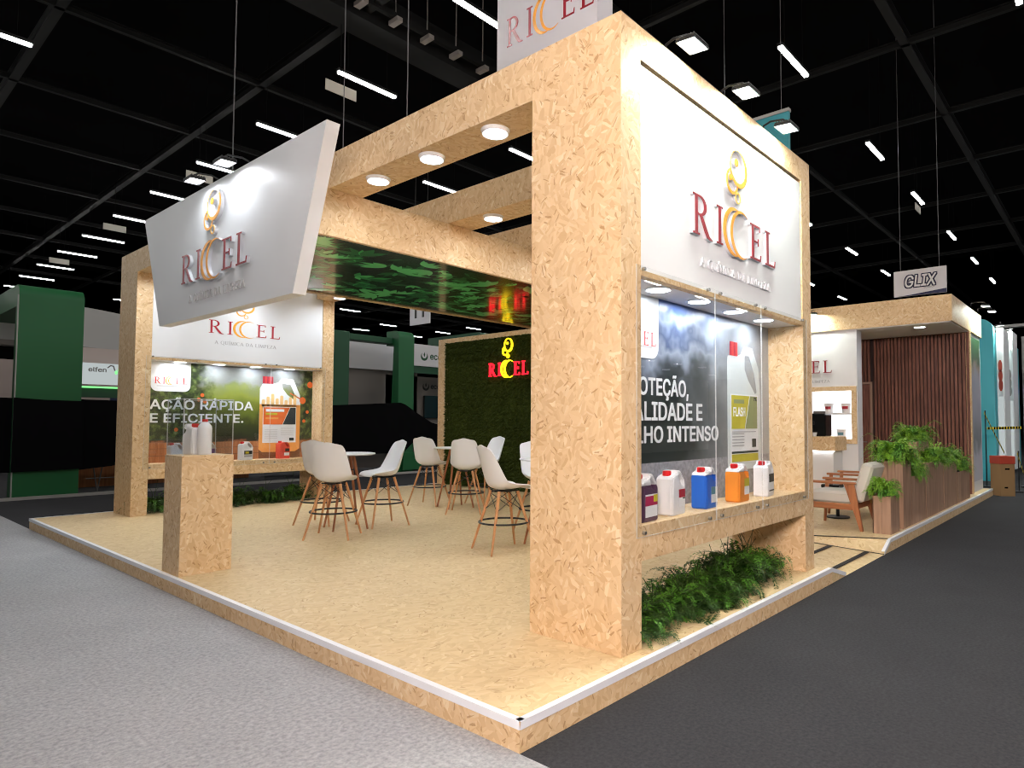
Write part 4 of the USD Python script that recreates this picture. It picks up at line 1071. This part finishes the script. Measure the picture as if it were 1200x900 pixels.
flood_light('flood_light', 'bright flood light on the lounge fascia beside the right gantry column', (XW - 0.14, 2.50, 3.62), -90, 0.18)

def bucket(label, loc, mat):
    p = thing('product_bucket', label, 'bucket', loc)
    part(p, 'pail', trimesh.creation.revolve(np.array([[0, 0], [0.075, 0], [0.088, 0.16], [0, 0.16]]), sections=24), 'jug_white', smooth=40)
    part(p, 'lid', trimesh.creation.revolve(np.array([[0, 0.16], [0.094, 0.158], [0.094, 0.18], [0.08, 0.186], [0, 0.186]]), sections=24), 'jug_white', smooth=40)
    a = np.linspace(math.pi * 0.82, math.pi * 1.22, 10)
    Pl = np.stack([np.stack([(0.0835 + 0.012 * (z - .05) / .1) * np.cos(a), (0.0835 + 0.012 * (z - .05) / .1) * np.sin(a), 0 * a + z], -1) for z in (0.07, 0.125)], 0)
    part(p, 'label', grid_mesh(Pl), mat)
bucket('white product bucket with red label, right one on the upper niche shelf', (XW + 0.15, 1.97, 1.69), 'print_red')
bucket('white product bucket with red label, left one on the upper niche shelf', (XW + 0.15, 2.29, 1.69), 'print_red')
bucket('white product bucket with blue-grey label on the lower niche shelf', (XW + 0.15, 2.06, 1.19), 'label_teal')

# counter with coffee machine
XC = 9.5
ct = thing('bar_counter', 'bar counter with strand board top and glowing white front beside the armchairs', 'counter')
part(ct, 'counter_top', bbx(XC - 0.05, XC + 0.55, 1.69, 3.6, 1.01, 1.255, r=0.003), 'osb', uv=1)
part(ct, 'counter_body', bx(XC + 0.02, XC + 0.5, 1.75, 3.6, H, 1.01), 'white_paint')
part(ct, 'light_strip', bx(XC - 0.03, XC + 0.0, 1.72, 3.55, 0.995, 1.01), 'niche_glow', label='glowing light strip')
cmn = thing('coffee_machine', 'black coffee machine on the bar counter', 'coffee machine', (XC + 0.22, 2.13, 1.255))
part(cmn, 'housing', bbx(-0.16, 0.18, -0.24, 0.25, 0.0, 0.40, r=0.02), 'screen_black', smooth=30)
part(cmn, 'spout', [bbx(-0.2, -0.15, -0.05, 0.05, 0.2, 0.27, 0.01)], 'black_metal')
part(cmn, 'bean_hopper', bbx(-0.08, 0.12, -0.15, 0.0, 0.40, 0.45, 0.01), 'grey_dim')
cp = thing('coffee_cup', 'small white cup on the bar counter before the coffee machine', 'cup', (XC + 0.0, 2.06, 1.255))
part(cp, 'cup', trimesh.creation.revolve(np.array([[0, 0], [0.028, 0], [0.042, 0.07], [0.039, 0.07], [0.026, 0.006], [0, 0.006]]), sections=20), 'white_plastic', smooth=40)
part(cp, 'handle', tube([(0, 0.036, 0.055), (0, 0.06, 0.05), (0, 0.06, 0.025), (0, 0.032, 0.02)], 0.004, 6), 'white_plastic')

# armchairs: local +y is the way the sitter looks
def armchair(label, loc, rotz):
    p = thing('armchair', label, 'armchair', loc, rotz)
    for s in (-1, 1):
        x = s * 0.31
        nm = 'side_frame'
        part(p, 'front_leg', cyl((x, 0.34, 0), (x, 0.30, 0.58), 0.018, 0.026, 10), 'teak', smooth=45)
        leg = Polygon([(-0.34, 0.0), (-0.31, 0.0), (-0.12, 0.58), (-0.24, 0.58), (-0.27, 0.42)])
        m = ex(leg, 0.045); T = np.eye(4); T[:3, :3] = np.array([[0, 0, 1], [1, 0, 0], [0, 1, 0]]); m.apply_transform(T); m.apply_translation([x - 0.0225, 0, 0])
        part(p, 'rear_leg', m, 'teak')
        part(p, 'armrest', bbx(x - 0.035, x + 0.035, -0.26, 0.36, 0.575, 0.605, 0.008), 'teak_flat')
        part(p, 'seat_rail', bbx(x - 0.018, x + 0.018, -0.24, 0.31, 0.255, 0.33, 0.005), 'teak_flat')
    part(p, 'cross_rail', bbx(-0.31, 0.31, 0.27, 0.305, 0.26, 0.33, 0.005), 'teak')
    part(p, 'cross_rail', bbx(-0.31, 0.31, -0.25, -0.215, 0.26, 0.33, 0.005), 'teak')
    part(p, 'seat_cushion', bbx(-0.27, 0.27, -0.22, 0.33, 0.32, 0.475, 0.03), 'cushion', smooth=30)
    b = bbx(-0.27, 0.27, -0.075, 0.075, 0.0, 0.50, 0.03)
    b.apply_transform(trimesh.transformations.rotation_matrix(math.radians(17), [1, 0, 0])); b.apply_translation([0, -0.25, 0.36])
    part(p, 'back_cushion', b, 'cushion', smooth=30)
    return p
a0 = armchair('nearer wooden armchair with cream cushions in the lounge', (6.80, 0.74, H), 0)
copy_of(a0, 'farther wooden armchair with cream cushions behind the nearer one', (8.25, 0.98, H), 4)
st = thing('side_table', 'low white side table between the armchairs', 'table', (7.55, 1.05, H))
part(st, 'table_top', cyl((0, 0, 0.40), (0, 0, 0.42), 0.22, n=32), 'white_plastic')
part(st, 'pole', cyl((0, 0, 0.02), (0, 0, 0.40), 0.025, n=12), 'black_metal')
part(st, 'foot', cyl((0, 0, 0.0), (0, 0, 0.02), 0.16, n=24), 'black_metal')
top('tray', bbx(7.45, 7.68, 1.0, 1.25, H + 0.42, H + 0.47, 0.01), 'screen_black', 'black box lying on the low side table', 'box')

# timber planters with ferns
pl_ = [('low timber planter box with fern at the front, beside the armchair', 6.46, 6.85, 0.07, 0.28, 0.60),
       ('tall timber planter box behind the low front one', 7.05, 7.48, 0.07, 0.34, 1.0),
       ('medium timber planter box behind the tall one', 7.50, 8.30, 0.07, 0.34, 0.78),
       ('tallest timber planter box, set back in the middle of the row', 8.55, 9.3, 0.22, 0.48, 1.22),
       ('timber planter box in front of the tallest one', 8.35, 9.5, 0.07, 0.20, 0.92),
       ('timber planter box right of the tallest one', 9.55, 10.6, 0.07, 0.34, 0.86),
       ('lowest rear timber planter box at the far end of the row', 10.65, 11.8, 0.07, 0.34, 0.66)]
for i, (lab, x0, x1, y0, y1, zt) in enumerate(pl_):
    p = thing('planter_box', lab, 'planter')
    part(p, 'box', bx(x0 + 0.012, x1 - 0.012, y0 + 0.012, y1 - 0.012, H, zt - 0.03), 'rubber_black')
    n = max(2, round((y1 - y0) / 0.10))
    for k in range(n):
        w = (y1 - y0) / n
        part(p, 'board', bx(x0, x0 + 0.012, y0 + k * w + 0.002, y0 + (k + 1) * w - 0.002, H, zt - 0.004 * (k % 2)), 'planter_wood')
    n = max(3, round((x1 - x0) / 0.13))
    for k in range(n):
        w = (x1 - x0) / n
        part(p, 'board', bx(x0 + k * w + 0.002, x0 + (k + 1) * w - 0.002, y0, y0 + 0.012, H, zt - 0.004 * (k % 2)), 'planter_wood')
    part(p, 'rear_board', bx(x0, x1, y1 - 0.012, y1, H, zt), 'planter_wood')
    part(p, 'end_board', bx(x1 - 0.012, x1, y0, y1, H, zt), 'planter_wood')
fl = []
for k in range(2):
    def mk(seed, n):
        m = fern_mesh(seed, n, 0.32 + 0.14 * k, 0.06 + 0.015 * k, 0.05, 0.65, 24, half=-0.55)
        return m
    p = thing('potted_fern', ['bright green fern hanging over the low front planter', 'bright green fern spilling from the tall planter'][k], 'plant', [(6.62, 0.19, 0.585), (7.25, 0.2, 0.985)][k], 0)
    part(p, 'foliage', mk(60 + k, 60 + 40 * k), 'leaf_bright')
    part(p, 'darker_foliage', mk(70 + k, 40 + 20 * k), 'leaf_mid')  # darker green fronds mixed at random among the bright ones
    fl.append(p)
for lab, x, y, z, s in (('bright green fern spilling from the medium planter', 7.9, 0.2, 0.74, 0.8), ('bright green fern crowning the tallest planter', 8.85, 0.36, 1.2, 0.9),
                        ('bright green fern in the planter in front of the tallest one', 8.9, 0.14, 0.9, 0.8), ('bright green fern right of the tallest planter', 9.8, 0.22, 0.85, 0.9),
                        ('bright green fern toward the far end of the planter row', 10.5, 0.22, 0.84, 0.85), ('bright green fern at the far end of the planter row', 11.4, 0.22, 0.65, 0.8)):
    copy_of(fl[1], lab, (x, y, z), (x * 97) % 360, scale=(s, s, s))

# GLIX board above the lounge and the teal board
gs = thing('overhead_board', 'white hanging board with outlined dark lettering above the lounge block', 'sign')
gb = part(gs, 'board', bx(14.0, 14.04, 0.76, 1.82, 4.36, 4.945), 'canvas_banner')
base = sans('GLIX', 0.25, 0.62, 0.004)
for w_, mt, dz in ((0.0, 'pale_letter', 0.006),):
    m = base.copy(); m.apply_transform(np.array([[1, 0.12, 0, 0], [0, 1, 0, 0], [0, 0, 1, 0], [0, 0, 0, 1.0]])); m.apply_translation([0, 0, dz])
    part(gb, 'lettering', on_wall(m, (14.0, 1.60, 4.56), 'x'), mt, label='pale letters GLIX')
ol = []
for dx in (-0.022, 0, 0.022):
    for dy in (-0.022, 0, 0.022):
        m = base.copy(); m.apply_transform(np.array([[1, 0.12, 0, dx], [0, 1, 0, dy], [0, 0, 1, 0], [0, 0, 0, 1.0]])); ol.append(m)
part(gb, 'outline', on_wall(trimesh.util.concatenate(ol), (14.0, 1.60, 4.56), 'x'), 'navy', label='dark blue outline of the letters')
part(gb, 'tagline', on_wall(sans('QUIMICA', 0.03, 0.22, 0.004), (14.0, 1.21, 4.50), 'x'), 'grey_letter')
part(gb, 'blue_wave', on_wall(ex(Polygon([(-1.82, 4.36), (-0.76, 4.36), (-0.76, 4.45), (-1.2, 4.41), (-1.5, 4.38)]), 0.003), (14.0, 0, 0), 'x'), 'navy')
for y in (0.9, 1.68):
    part(gs, 'steel_cable', cyl((14.02, y, 4.94), (14.02, y, 11.0), 0.006, n=6), 'cable')
ts = thing('overhead_board', 'teal hanging board peeping over the top of the right gantry', 'sign')
part(ts, 'board', bx(8.0, 8.06, 1.87, 3.1, 5.5, 6.50), 'teal_deep')
part(ts, 'top_rail', bx(7.98, 8.08, 1.86, 3.12, 6.50, 6.55), 'grey_wall')
for y in (2.0, 3.0):
    part(ts, 'steel_cable', cyl((8.03, y, 6.55), (8.03, y, 11.0), 0.006, n=6), 'cable')
hsn = thing('aisle_sign', 'white hanging aisle sign with dark letter H below the canopy edge', 'sign')
part(hsn, 'board', bx(11.0, 11.04, 14.9, 15.95, 4.69, 5.85), 'canvas_banner')
part(hsn, 'letter', [on_wall(ex(unary_union([sbox(0.27, 0.22, 0.38, 0.92), sbox(0.66, 0.22, 0.77, 0.92), sbox(0.3, 0.53, 0.7, 0.63)]), 0.006), (11.0, 15.95, 4.69), 'x')], 'black_metal', label='dark letter H')
for y in (15.1, 15.75):
    part(hsn, 'steel_cable', cyl((11.02, y, 5.85), (11.02, y, 11.0), 0.006, n=6), 'cable')

# ------------------------------------------------------------------ neighbouring green booths across the far aisle
YF = 13.9
g1 = thing('green_portal', 'dark green booth portal with rounded top at the far left edge', 'portal')
def bent(y0, y1, z1, r, t):
    """outline in (y, z): upright board at y0 turning with a round shoulder into a lintel that runs to y1"""
    a = np.linspace(math.pi, math.pi / 2, 10)
    o = [(y0, 0.031)] + [(y0 + r + r * math.cos(k), z1 - r + r * math.sin(k)) for k in a] + [(y1, z1), (y1, z1 - t)] + \
        [(y0 + r + (r - t * 0.6) * math.cos(k), z1 - t - (r - t * .6) + (r - t * .6) * math.sin(k)) for k in a[::-1]] + [(y0 + t, 0.031)]
    return Polygon(o).buffer(0)
def along_x(poly, x0, x1):
    m = ex(poly, x1 - x0)
    T = np.eye(4); T[:3, :3] = np.array([[0, 0, 1], [1, 0, 0], [0, 1, 0]])
    m.apply_transform(T); m.apply_translation([x0, 0, 0])
    return m
part(g1, 'column_and_lintel', along_x(bent(YF, YF + 3.2, 4.12, 0.22, 0.42), 0.55, 1.58), 'green_paint', smooth=30)
part(g1, 'edge_trim', [bx(0.53, 0.55, YF, YF + 0.03, 0.031, 3.9)], 'grey_wall')
g2 = thing('green_portal', 'dark green booth portal with rounded top behind the chairs', 'portal')
part(g2, 'column_and_lintel', along_x(bent(YF, YF + 0.62, 4.16, 0.22, 0.42), 9.14, 9.68), 'green_paint', smooth=30)
g3 = thing('green_booth', 'dark green upright booth panel right of the left show case', 'panel')
part(g3, 'panel', bbx(6.6, 7.56, YF, YF + 0.25, 0.1, 3.95, r=0.02), 'green_dark')
part(g3, 'lintel', bbx(7.56, 9.14, YF + 0.3, YF + 0.7, 3.78, 3.95, r=0.01), 'green_dark')

bo = thing('booth_platform', 'low dark platform with pale edge under the booths across the far aisle', 'platform')
part(bo, 'deck', bx(-10, 22, YF - 0.15, YF + 12, 0.0, 0.03), 'carpet_dark')
part(bo, 'edge_strip', bx(-10, 22, YF - 0.18, YF - 0.15, 0.0, 0.06), 'grey_wall')
# curved white fascia behind the left portal
def arc_wall(cx, cy, r, a0, a1, z0, z1, t, mat, name, parent, **kw):
    a = np.radians(np.linspace(a0, a1, 40))
    o = Polygon([(cx + r * math.cos(k), cy + r * math.sin(k)) for k in a] + [(cx + (r - t) * math.cos(k), cy + (r - t) * math.sin(k)) for k in a[::-1]])
    m = ex(o, z1 - z0); m.apply_translation([0, 0, z0])
    return part(parent, name, m, mat, smooth=30, **kw)
wb = thing('white_booth', 'white booth with curved fascia and small lit sign behind the left green portal', 'booth')
arc_wall(0.6, 22.0, 4.6, 200, 340, 3.35, 4.36, 0.2, 'grey_wall', 'curved_fascia', wb)
arc_wall(0.6, 22.0, 4.7, 200, 340, 3.23, 3.35, 0.4, 'grey_dim', 'fascia_rim', wb)
part(wb, 'inner_wall', bx(-5, 5.6, 21.5, 21.65, 0.1, 3.2), 'pinkish_wall')
part(wb, 'lower_fascia', bx(1.2, 5.6, 16.9, 17.0, 2.84, 3.26), 'pinkish_wall')
sb = part(wb, 'lit_sign', bx(1.5, 4.2, 16.4, 16.5, 2.36, 2.86), 'screen_lit', label='lit white sign')
part(wb, 'sign_lettering', on_wall(sans('elfen', 0.10, 0.36, 0.004), (2.28, 16.4, 2.66), 'y'), 'grey_dim', label='dark lettering elfen')
part(wb, 'sign_leaf', on_wall(ex(stroke([(0, 0.1), (0.06, 0.16), (0.12, 0.15), (0.15, 0.04)], 0.025), 0.004), (2.66, 16.4, 2.66), 'y'), 'grey_dim')
part(wb, 'sign_mark', on_wall(ex(unary_union([ell(0, 0.04, 0.03, 0.05), ell(0.05, 0.1, 0.02, 0.04)]), 0.004), (2.84, 16.4, 2.62), 'y'), 'green_led')
part(wb, 'green_light_line', bx(1.5, 4.2, 16.37, 16.42, 2.27, 2.31), 'green_led', label='glowing green line')
part(wb, 'sign_base', bx(1.5, 4.2, 16.42, 16.6, 2.05, 2.27), 'green_dark')
part(wb, 'screen', bx(2.95, 3.9, 17.2, 17.25, 1.5, 2.1), 'navy')
part(wb, 'low_counter', bx(1.7, 5.6, 15.4, 15.5, 0.032, 0.9), 'teak')
part(wb, 'white_post', [bx(1.95 + 0.16 * i, 2.0 + 0.16 * i, 17.1, 17.15, 0.03, 2.1) for i in range(3)], 'grey_wall', kind='stuff')
part(wb, 'trestle', [cyl((x, 14.3, 0.03), (x + 0.12 * d_, 14.3, 0.8), 0.012, n=6) for x in (2.0, 2.6) for d_ in (-1, 1)] + [cyl((1.8, 14.3, 0.3), (2.9, 14.3, 0.3), 0.01, n=6)], 'cable', kind='stuff')
arc_wall(-3.4, 15.6, 3.4, 300, 400, 2.75, 3.75, 0.15, 'pinkish_wall', 'inner_fascia', wb)
part(wb, 'fascia_lettering', on_wall(sans('d', 0.2, 0.12, 0.01), (0.12, 14.6, 3.12), 'y'), 'print_white')
# draped black cloths
def drape(parent, pts_top, pts_bot, y, name='drape', folds=0.05, n=70):
    xs = np.linspace(pts_top[0][0], pts_top[-1][0], n)
    zt = np.interp(xs, *zip(*pts_top)); zb = np.interp(xs, *zip(*pts_bot))
    v = np.linspace(0, 1, 14)
    P = np.stack([np.stack([xs, y + folds * (meshkit.fbm(np.stack([xs * 2.2, 0 * xs + k * 1.5, 0 * xs], -1), 3, 11) - 0.5) * (0.6 + k), zt * (1 - k) + zb * k], -1) for k in v], 1)
    dy = np.zeros_like(P); dy[..., 1] = -1
    return part(parent, name, shell(P, dy, 0.012), 'black_cloth', smooth=60, kind=None)
d1 = thing('black_drape', 'black dust cloth wrapped round the left green portal and hung along the booth', 'cloth')
drape(d1, [(0.52, 1.93), (1.0, 1.90), (1.62, 1.89)], [(0.52, 0.52), (1.0, 0.53), (1.62, 0.54)], YF - 0.05, folds=0.02)
drape(d1, [(1.60, 1.93), (2.4, 1.92), (6.5, 1.95)], [(1.60, 0.50), (2.2, 0.56), (2.6, 0.66), (6.5, 0.6)], YF + 0.12)
drape(d1, [(-3.0, 1.95), (0.55, 1.93)], [(-3.0, 0.5), (0.55, 0.5)], YF + 0.25)
d2 = thing('black_drape', 'black dust cloth sagging along the booth behind the chairs', 'cloth')
drape(d2, [(6.9, 1.92), (7.6, 1.96), (9.2, 2.05), (9.35, 2.0), (9.85, 1.72), (10.3, 1.48), (10.7, 1.38), (11.6, 1.38)], [(6.9, 0.60), (9.3, 0.60), (9.7, 0.95), (9.9, 0.56), (10.6, 0.56), (11.6, 0.5)], YF - 0.06, n=120)
eb = thing('grey_booth', 'grey and white booth with leaf emblem signs behind the second green portal', 'booth')
part(eb, 'upper_panel', bx(7.5, 10.9, 15.4, 15.5, 3.10, 4.02), 'canvas_banner')
part(eb, 'lower_wall', bx(6.0, 11.0, 15.5, 15.6, 0.1, 3.10), 'grey_dim')
part(eb, 'sign_board', bx(9.9, 13.0, 14.2, 14.28, 3.2, 3.86), 'canvas_banner')
part(eb, 'green_band', bx(9.8, 13.0, 14.25, 14.35, 2.98, 3.2), 'green_dark')
def leafmark(x, y, z, s, mat):
    w = ell(0, 0, s, s).difference(ell(0, s * .35, s * .75, s * .8)).union(Polygon([(0, -s * .2), (s * .22, s * .45), (0, s * 1.0), (-s * .22, s * .45)]))
    part(eb, 'leaf_emblem', on_wall(ex(w, 0.006), (x, y, z), 'y'), mat)
leafmark(10.28, 14.2, 3.50, 0.13, 'green_dark')
part(eb, 'sign_lettering', on_wall(sans('eccos', 0.19, 0.72, 0.006), (10.50, 14.2, 3.43), 'y'), 'green_dark', label='dark green lettering eccos')
part(eb, 'rear_wall', bx(9.8, 13.5, 15.5, 15.6, 0.1, 2.98), 'grey_dim')
leafmark(11.35, 15.5, 2.66, 0.13, 'black_metal')
part(eb, 'wall_lettering', on_wall(sans('eccos', 0.17, 0.62, 0.006), (11.55, 15.5, 2.60), 'y'), 'black_metal')
tvp = part(eb, 'television', bbx(11.2, 12.3, 15.36, 15.44, 1.62, 2.36, r=0.01), 'screen_black')
part(eb, 'lit_window', bx(7.15, 7.55, 15.42, 15.5, 2.05, 2.62), 'screen_blue')
part(eb, 'white_stool', [bx(10.25, 10.55, 14.1, 14.4, 0.1, 0.62), bx(10.1, 10.25, 14.2, 14.4, 0.1, 0.28)], 'grey_wall')
gcu = thing('green_plinth', 'dark green plinth at the foot of the second green portal', 'plinth')
part(gcu, 'block', bbx(9.25, 9.9, YF - 0.13, YF - 0.08, 0.1, 0.62, r=0.01), 'green_paint')
gfar = thing('green_canopy', 'rounded green canopy rising behind the moss wall', 'canopy')
part(gfar, 'vault', along_x(bent(13.2, 16.0, 4.35, 0.3, 0.3).intersection(sbox(0, 3.0, 40, 10)), 11.8, 15.5), 'green_dark', smooth=30)
part(gfar, 'arch_panel', bx(12.2, 15.0, 13.15, 13.2, 3.6, 4.25), 'teal_deep')

# ------------------------------------------------------------------ teal booth and clutter at the right edge
tl = thing('teal_booth', 'turquoise booth with two white lit panels beyond the lounge block', 'booth')
o = Polygon([(0.43, 0), (0.43, 3.75)] + [(0.73 - 0.3 * math.cos(k), 3.95 + 0.3 * math.sin(k)) for k in np.linspace(0, math.pi / 2, 8)] + [(4, 4.25), (4, 0)])
m = ex(o, 0.3); T = np.eye(4); T[:3, :3] = np.array([[0, 0, 1], [1, 0, 0], [0, 1, 0]]); m.apply_transform(T); m.apply_translation([18.0, 0, 0])
part(tl, 'front_wall', m, 'teal_paint')
part(tl, 'side_wall', bx(18.3, 25.4, 0.63, 0.75, 0.0, 4.1), 'teal_paint')
for k, (x0, x1) in enumerate(((18.25, 19.3), (22.0, 23.2))):
    f0 = part(tl, 'white_frame', bx(x0, x1, [0.24, 0.44][k], [0.40, 0.62][k], 0.1, [4.0, 4.35][k]), 'white_panel', label='white lit frame panel')
    part(f0, 'red_motif', [ell_m for ell_m in [on_wall(ex(ell(0, 0, 0.045, 0.16), 0.01), (x0, [0.32, 0.53][k] + .01 * (z - 2.7), z), 'x') for z in (3.0, 2.75, 2.5)]], 'carton_red' if k == 0 else 'grey_wall')
    part(f0, 'niche', bx(x0 - 0.01, x0, [0.26, 0.46][k], [0.38, 0.60][k], 0.5, 2.2), 'screen_lit')
    flood_light('flood_light', f'bright flood light over the {["first", "second"][k]} white panel of the turquoise booth', (x0 - 0.1, [0.30, 0.5][k], [4.06, 4.4][k]), -90, 0.2)
cb = thing('cardboard_box', 'tall cardboard box with red lid standing at the end of the lounge platform', 'box')
T45 = trimesh.transformations.rotation_matrix(math.radians(40), [0, 0, 1])
def turned(m, x, y):
    m = m.copy(); m.apply_transform(T45); m.apply_translation([x, y, 0]); return m
bxp = (14.15, -0.15)
part(cb, 'carton', turned(bbx(-0.17, 0.15, -0.15, 0.15, 0.0, 0.70, r=0.004), *bxp), 'cardboard')
part(cb, 'lid', turned(bbx(-0.18, 0.16, -0.16, 0.16, 0.66, 0.82, r=0.006), *bxp), 'carton_red', label='red lid')
part(cb, 'hand_hole', turned(bx(-0.172, -0.165, -0.04, 0.05, 0.54, 0.57), *bxp), 'black_matte')
part(cb, 'print_mark', turned(bx(-0.172, -0.165, 0.0, 0.07, 0.16, 0.19), *bxp), 'black_matte')
tp = thing('barrier_tape', 'yellow and black barrier tape stretched behind the cardboard box', 'tape')
def tape(pts, w=0.06, n=26):
    pts = np.array(pts, float); t = np.linspace(0, len(pts) - 1, n + 1)
    c = np.column_stack([np.interp(t, np.arange(len(pts)), pts[:, i]) for i in range(3)])
    seg = []
    for i in range(n):
        a, b = c[i], c[i + 1]
        seg.append((trimesh.Trimesh(np.array([a - [0, 0, w / 2], b - [0, 0, w / 2], b + [0, 0, w / 2], a + [0, 0, w / 2], a - [0.004, 0, w / 2], b - [0.004, 0, w / 2], b - [0.004, 0, -w / 2], a - [0.004, 0, -w / 2]]), [[0, 1, 2], [0, 2, 3], [4, 6, 5], [4, 7, 6]], process=False), i % 2))
    return [s for s, k in seg if k == 0], [s for s, k in seg if k == 1]
ya, ka = [], []
for pts in ([(16.0, 0.40, 1.75), (15.4, 0.1, 1.2), (15.0, -0.1, 0.85)], [(16.0, 0.35, 1.38), (16.5, -0.3, 1.40)], [(15.0, -0.33, 0.85), (15.1, -0.42, 0.45), (15.1, -0.5, 0.12), (15.0, -0.75, 0.05)]):
    a, b = tape(pts); ya += a; ka += b
part(tp, 'yellow_band', ya, 'tape_yellow'); part(tp, 'black_band', ka, 'black_matte')
for k, (x, y) in enumerate(((16.0, 0.38), (16.5, -0.32), (15.08, -0.34))):
    part(tp, 'tape_post', [cyl((x + .02, y, 0), (x + .02, y, [1.8, 1.45, 0.9][k]), 0.012, n=8), cyl((x + .02, y, 0), (x + .02, y, 0.03), 0.09, n=12)], 'black_metal')
rb = thing('grey_stall', 'grey stall with purple light line and dark lettering at the far right edge', 'booth')
part(rb, 'upper_board', bx(26, 26.1, -4, 0.55, 3.3, 4.6), 'grey_wall')
part(rb, 'crossbar', bx(25.9, 26.2, -4, 1.5, 4.95, 5.05), 'grey_wall')
part(rb, 'dark_band', bx(26, 26.1, -4, 0.55, 2.75, 3.3), 'rubber_black')
part(rb, 'purple_line', bx(25.95, 26.0, -4, 0.55, 2.62, 2.72), 'purple_led', label='glowing purple line')
part(rb, 'lettering', on_wall(sans('s de', 0.2, 0.6, 0.01), (26.0, 0.52, 2.25), 'x'), 'black_metal')
part(rb, 'name_board', bx(26.0, 26.1, -4, 0.55, 2.0, 2.6), 'canvas_banner')
part(rb, 'side_wall', bx(26.1, 32, 0.5, 0.6, 0.0, 4.6), 'grey_wall')
part(rb, 'back_wall', bx(32, 32.1, -8, 0.6, 0.0, 4.6), 'grey_wall')
wc = thing('white_counter', 'white counter at the far right edge below a dark plant', 'counter')
part(wc, 'body', bx(23, 23.5, -1.6, 0.12, 0.0, 1.2), 'white_paint')
pt = thing('potted_plant', 'dark leafy plant with a red bloom standing on the white counter', 'plant', (23.25, -0.10, 1.2))
part(pt, 'pot', trimesh.creation.revolve(np.array([[0, 0], [0.12, 0], [0.15, 0.2], [0, 0.2]]), sections=20), 'black_metal')
part(pt, 'foliage', (lambda m: (m.apply_translation([0, 0, 0.2]), m)[1])(fern_mesh(90, 50, 0.5, 0.12, 0.04, 1.5, 16)), 'leaf_dark')
part(pt, 'bloom', (lambda m: (m.apply_translation([0, 0, 0.85]), m)[1])(trimesh.creation.icosphere(2, 0.1)), 'cap_red')

# ------------------------------------------------------------------ unseen flood lamps behind the camera, placed to brighten the big column
for k, (x, y) in enumerate(((-3.7, -4.2), (-4.1, -3.3), (-4.4, -2.4))):
    p = thing('unseen_floodlight', ['right', 'middle', 'left'][k] + ' one of three unseen lamps behind the camera, placed to light the big column', 'floodlight', (x, y, 0), [22, 16, 10][k])
    part(p, 'mast', [cyl((0, 0, 0.02), (0, 0, 3.8), 0.03, n=12), cyl((0, 0, 0), (0, 0, 0.02), 0.3, n=24)], 'black_metal')
    T = trimesh.transformations.rotation_matrix(math.radians(8), [0, 1, 0]); T[:3, 3] = [0, 0, 3.8]
    hd = bbx(-0.06, 0.06, -0.34, 0.34, -0.2, 0.2, 0.01); hd.apply_transform(T); part(p, 'head', hd, 'black_metal')
    bd = bx(0.06, 0.52, 0.335, 0.342, -0.22, 0.22); bd.apply_transform(T); part(p, 'shading_flap', bd, 'black_metal')  # unseen flap, keeps this lamp off the pedestal and hanging sign
    ln = bx(0.061, 0.066, -0.31, 0.31, -0.17, 0.17); ln.apply_transform(T); part(p, 'lens', ln, 'unseen_lamp_glow', label='glowing lens')

ob = thing('green_canopy', 'unseen green booth canopy with downlights, out of view, mirrored in the show case', 'canopy')  # out of view, placed for its reflection in the acrylic sheets
part(ob, 'column', bbx(13.0, 14.2, -9.6, -9.2, 0, 4.0, r=0.05), 'green_paint')
part(ob, 'column', bbx(22.0, 23.2, -9.6, -9.2, 0, 4.0, r=0.05), 'green_paint')
part(ob, 'roof', bbx(13.0, 27.0, -13.5, -9.2, 3.62, 4.0, r=0.05), 'green_paint')
part(ob, 'white_panel', bx(13.2, 27.0, -13.4, -13.3, 0.2, 3.6), 'grey_wall')
for x in (14.8, 16.6, 18.4, 20.2, 24.0):
    for y in (-9.9, -11.5):
        downlight(ob, x, y, 3.62, 0.14, 'down_glow')
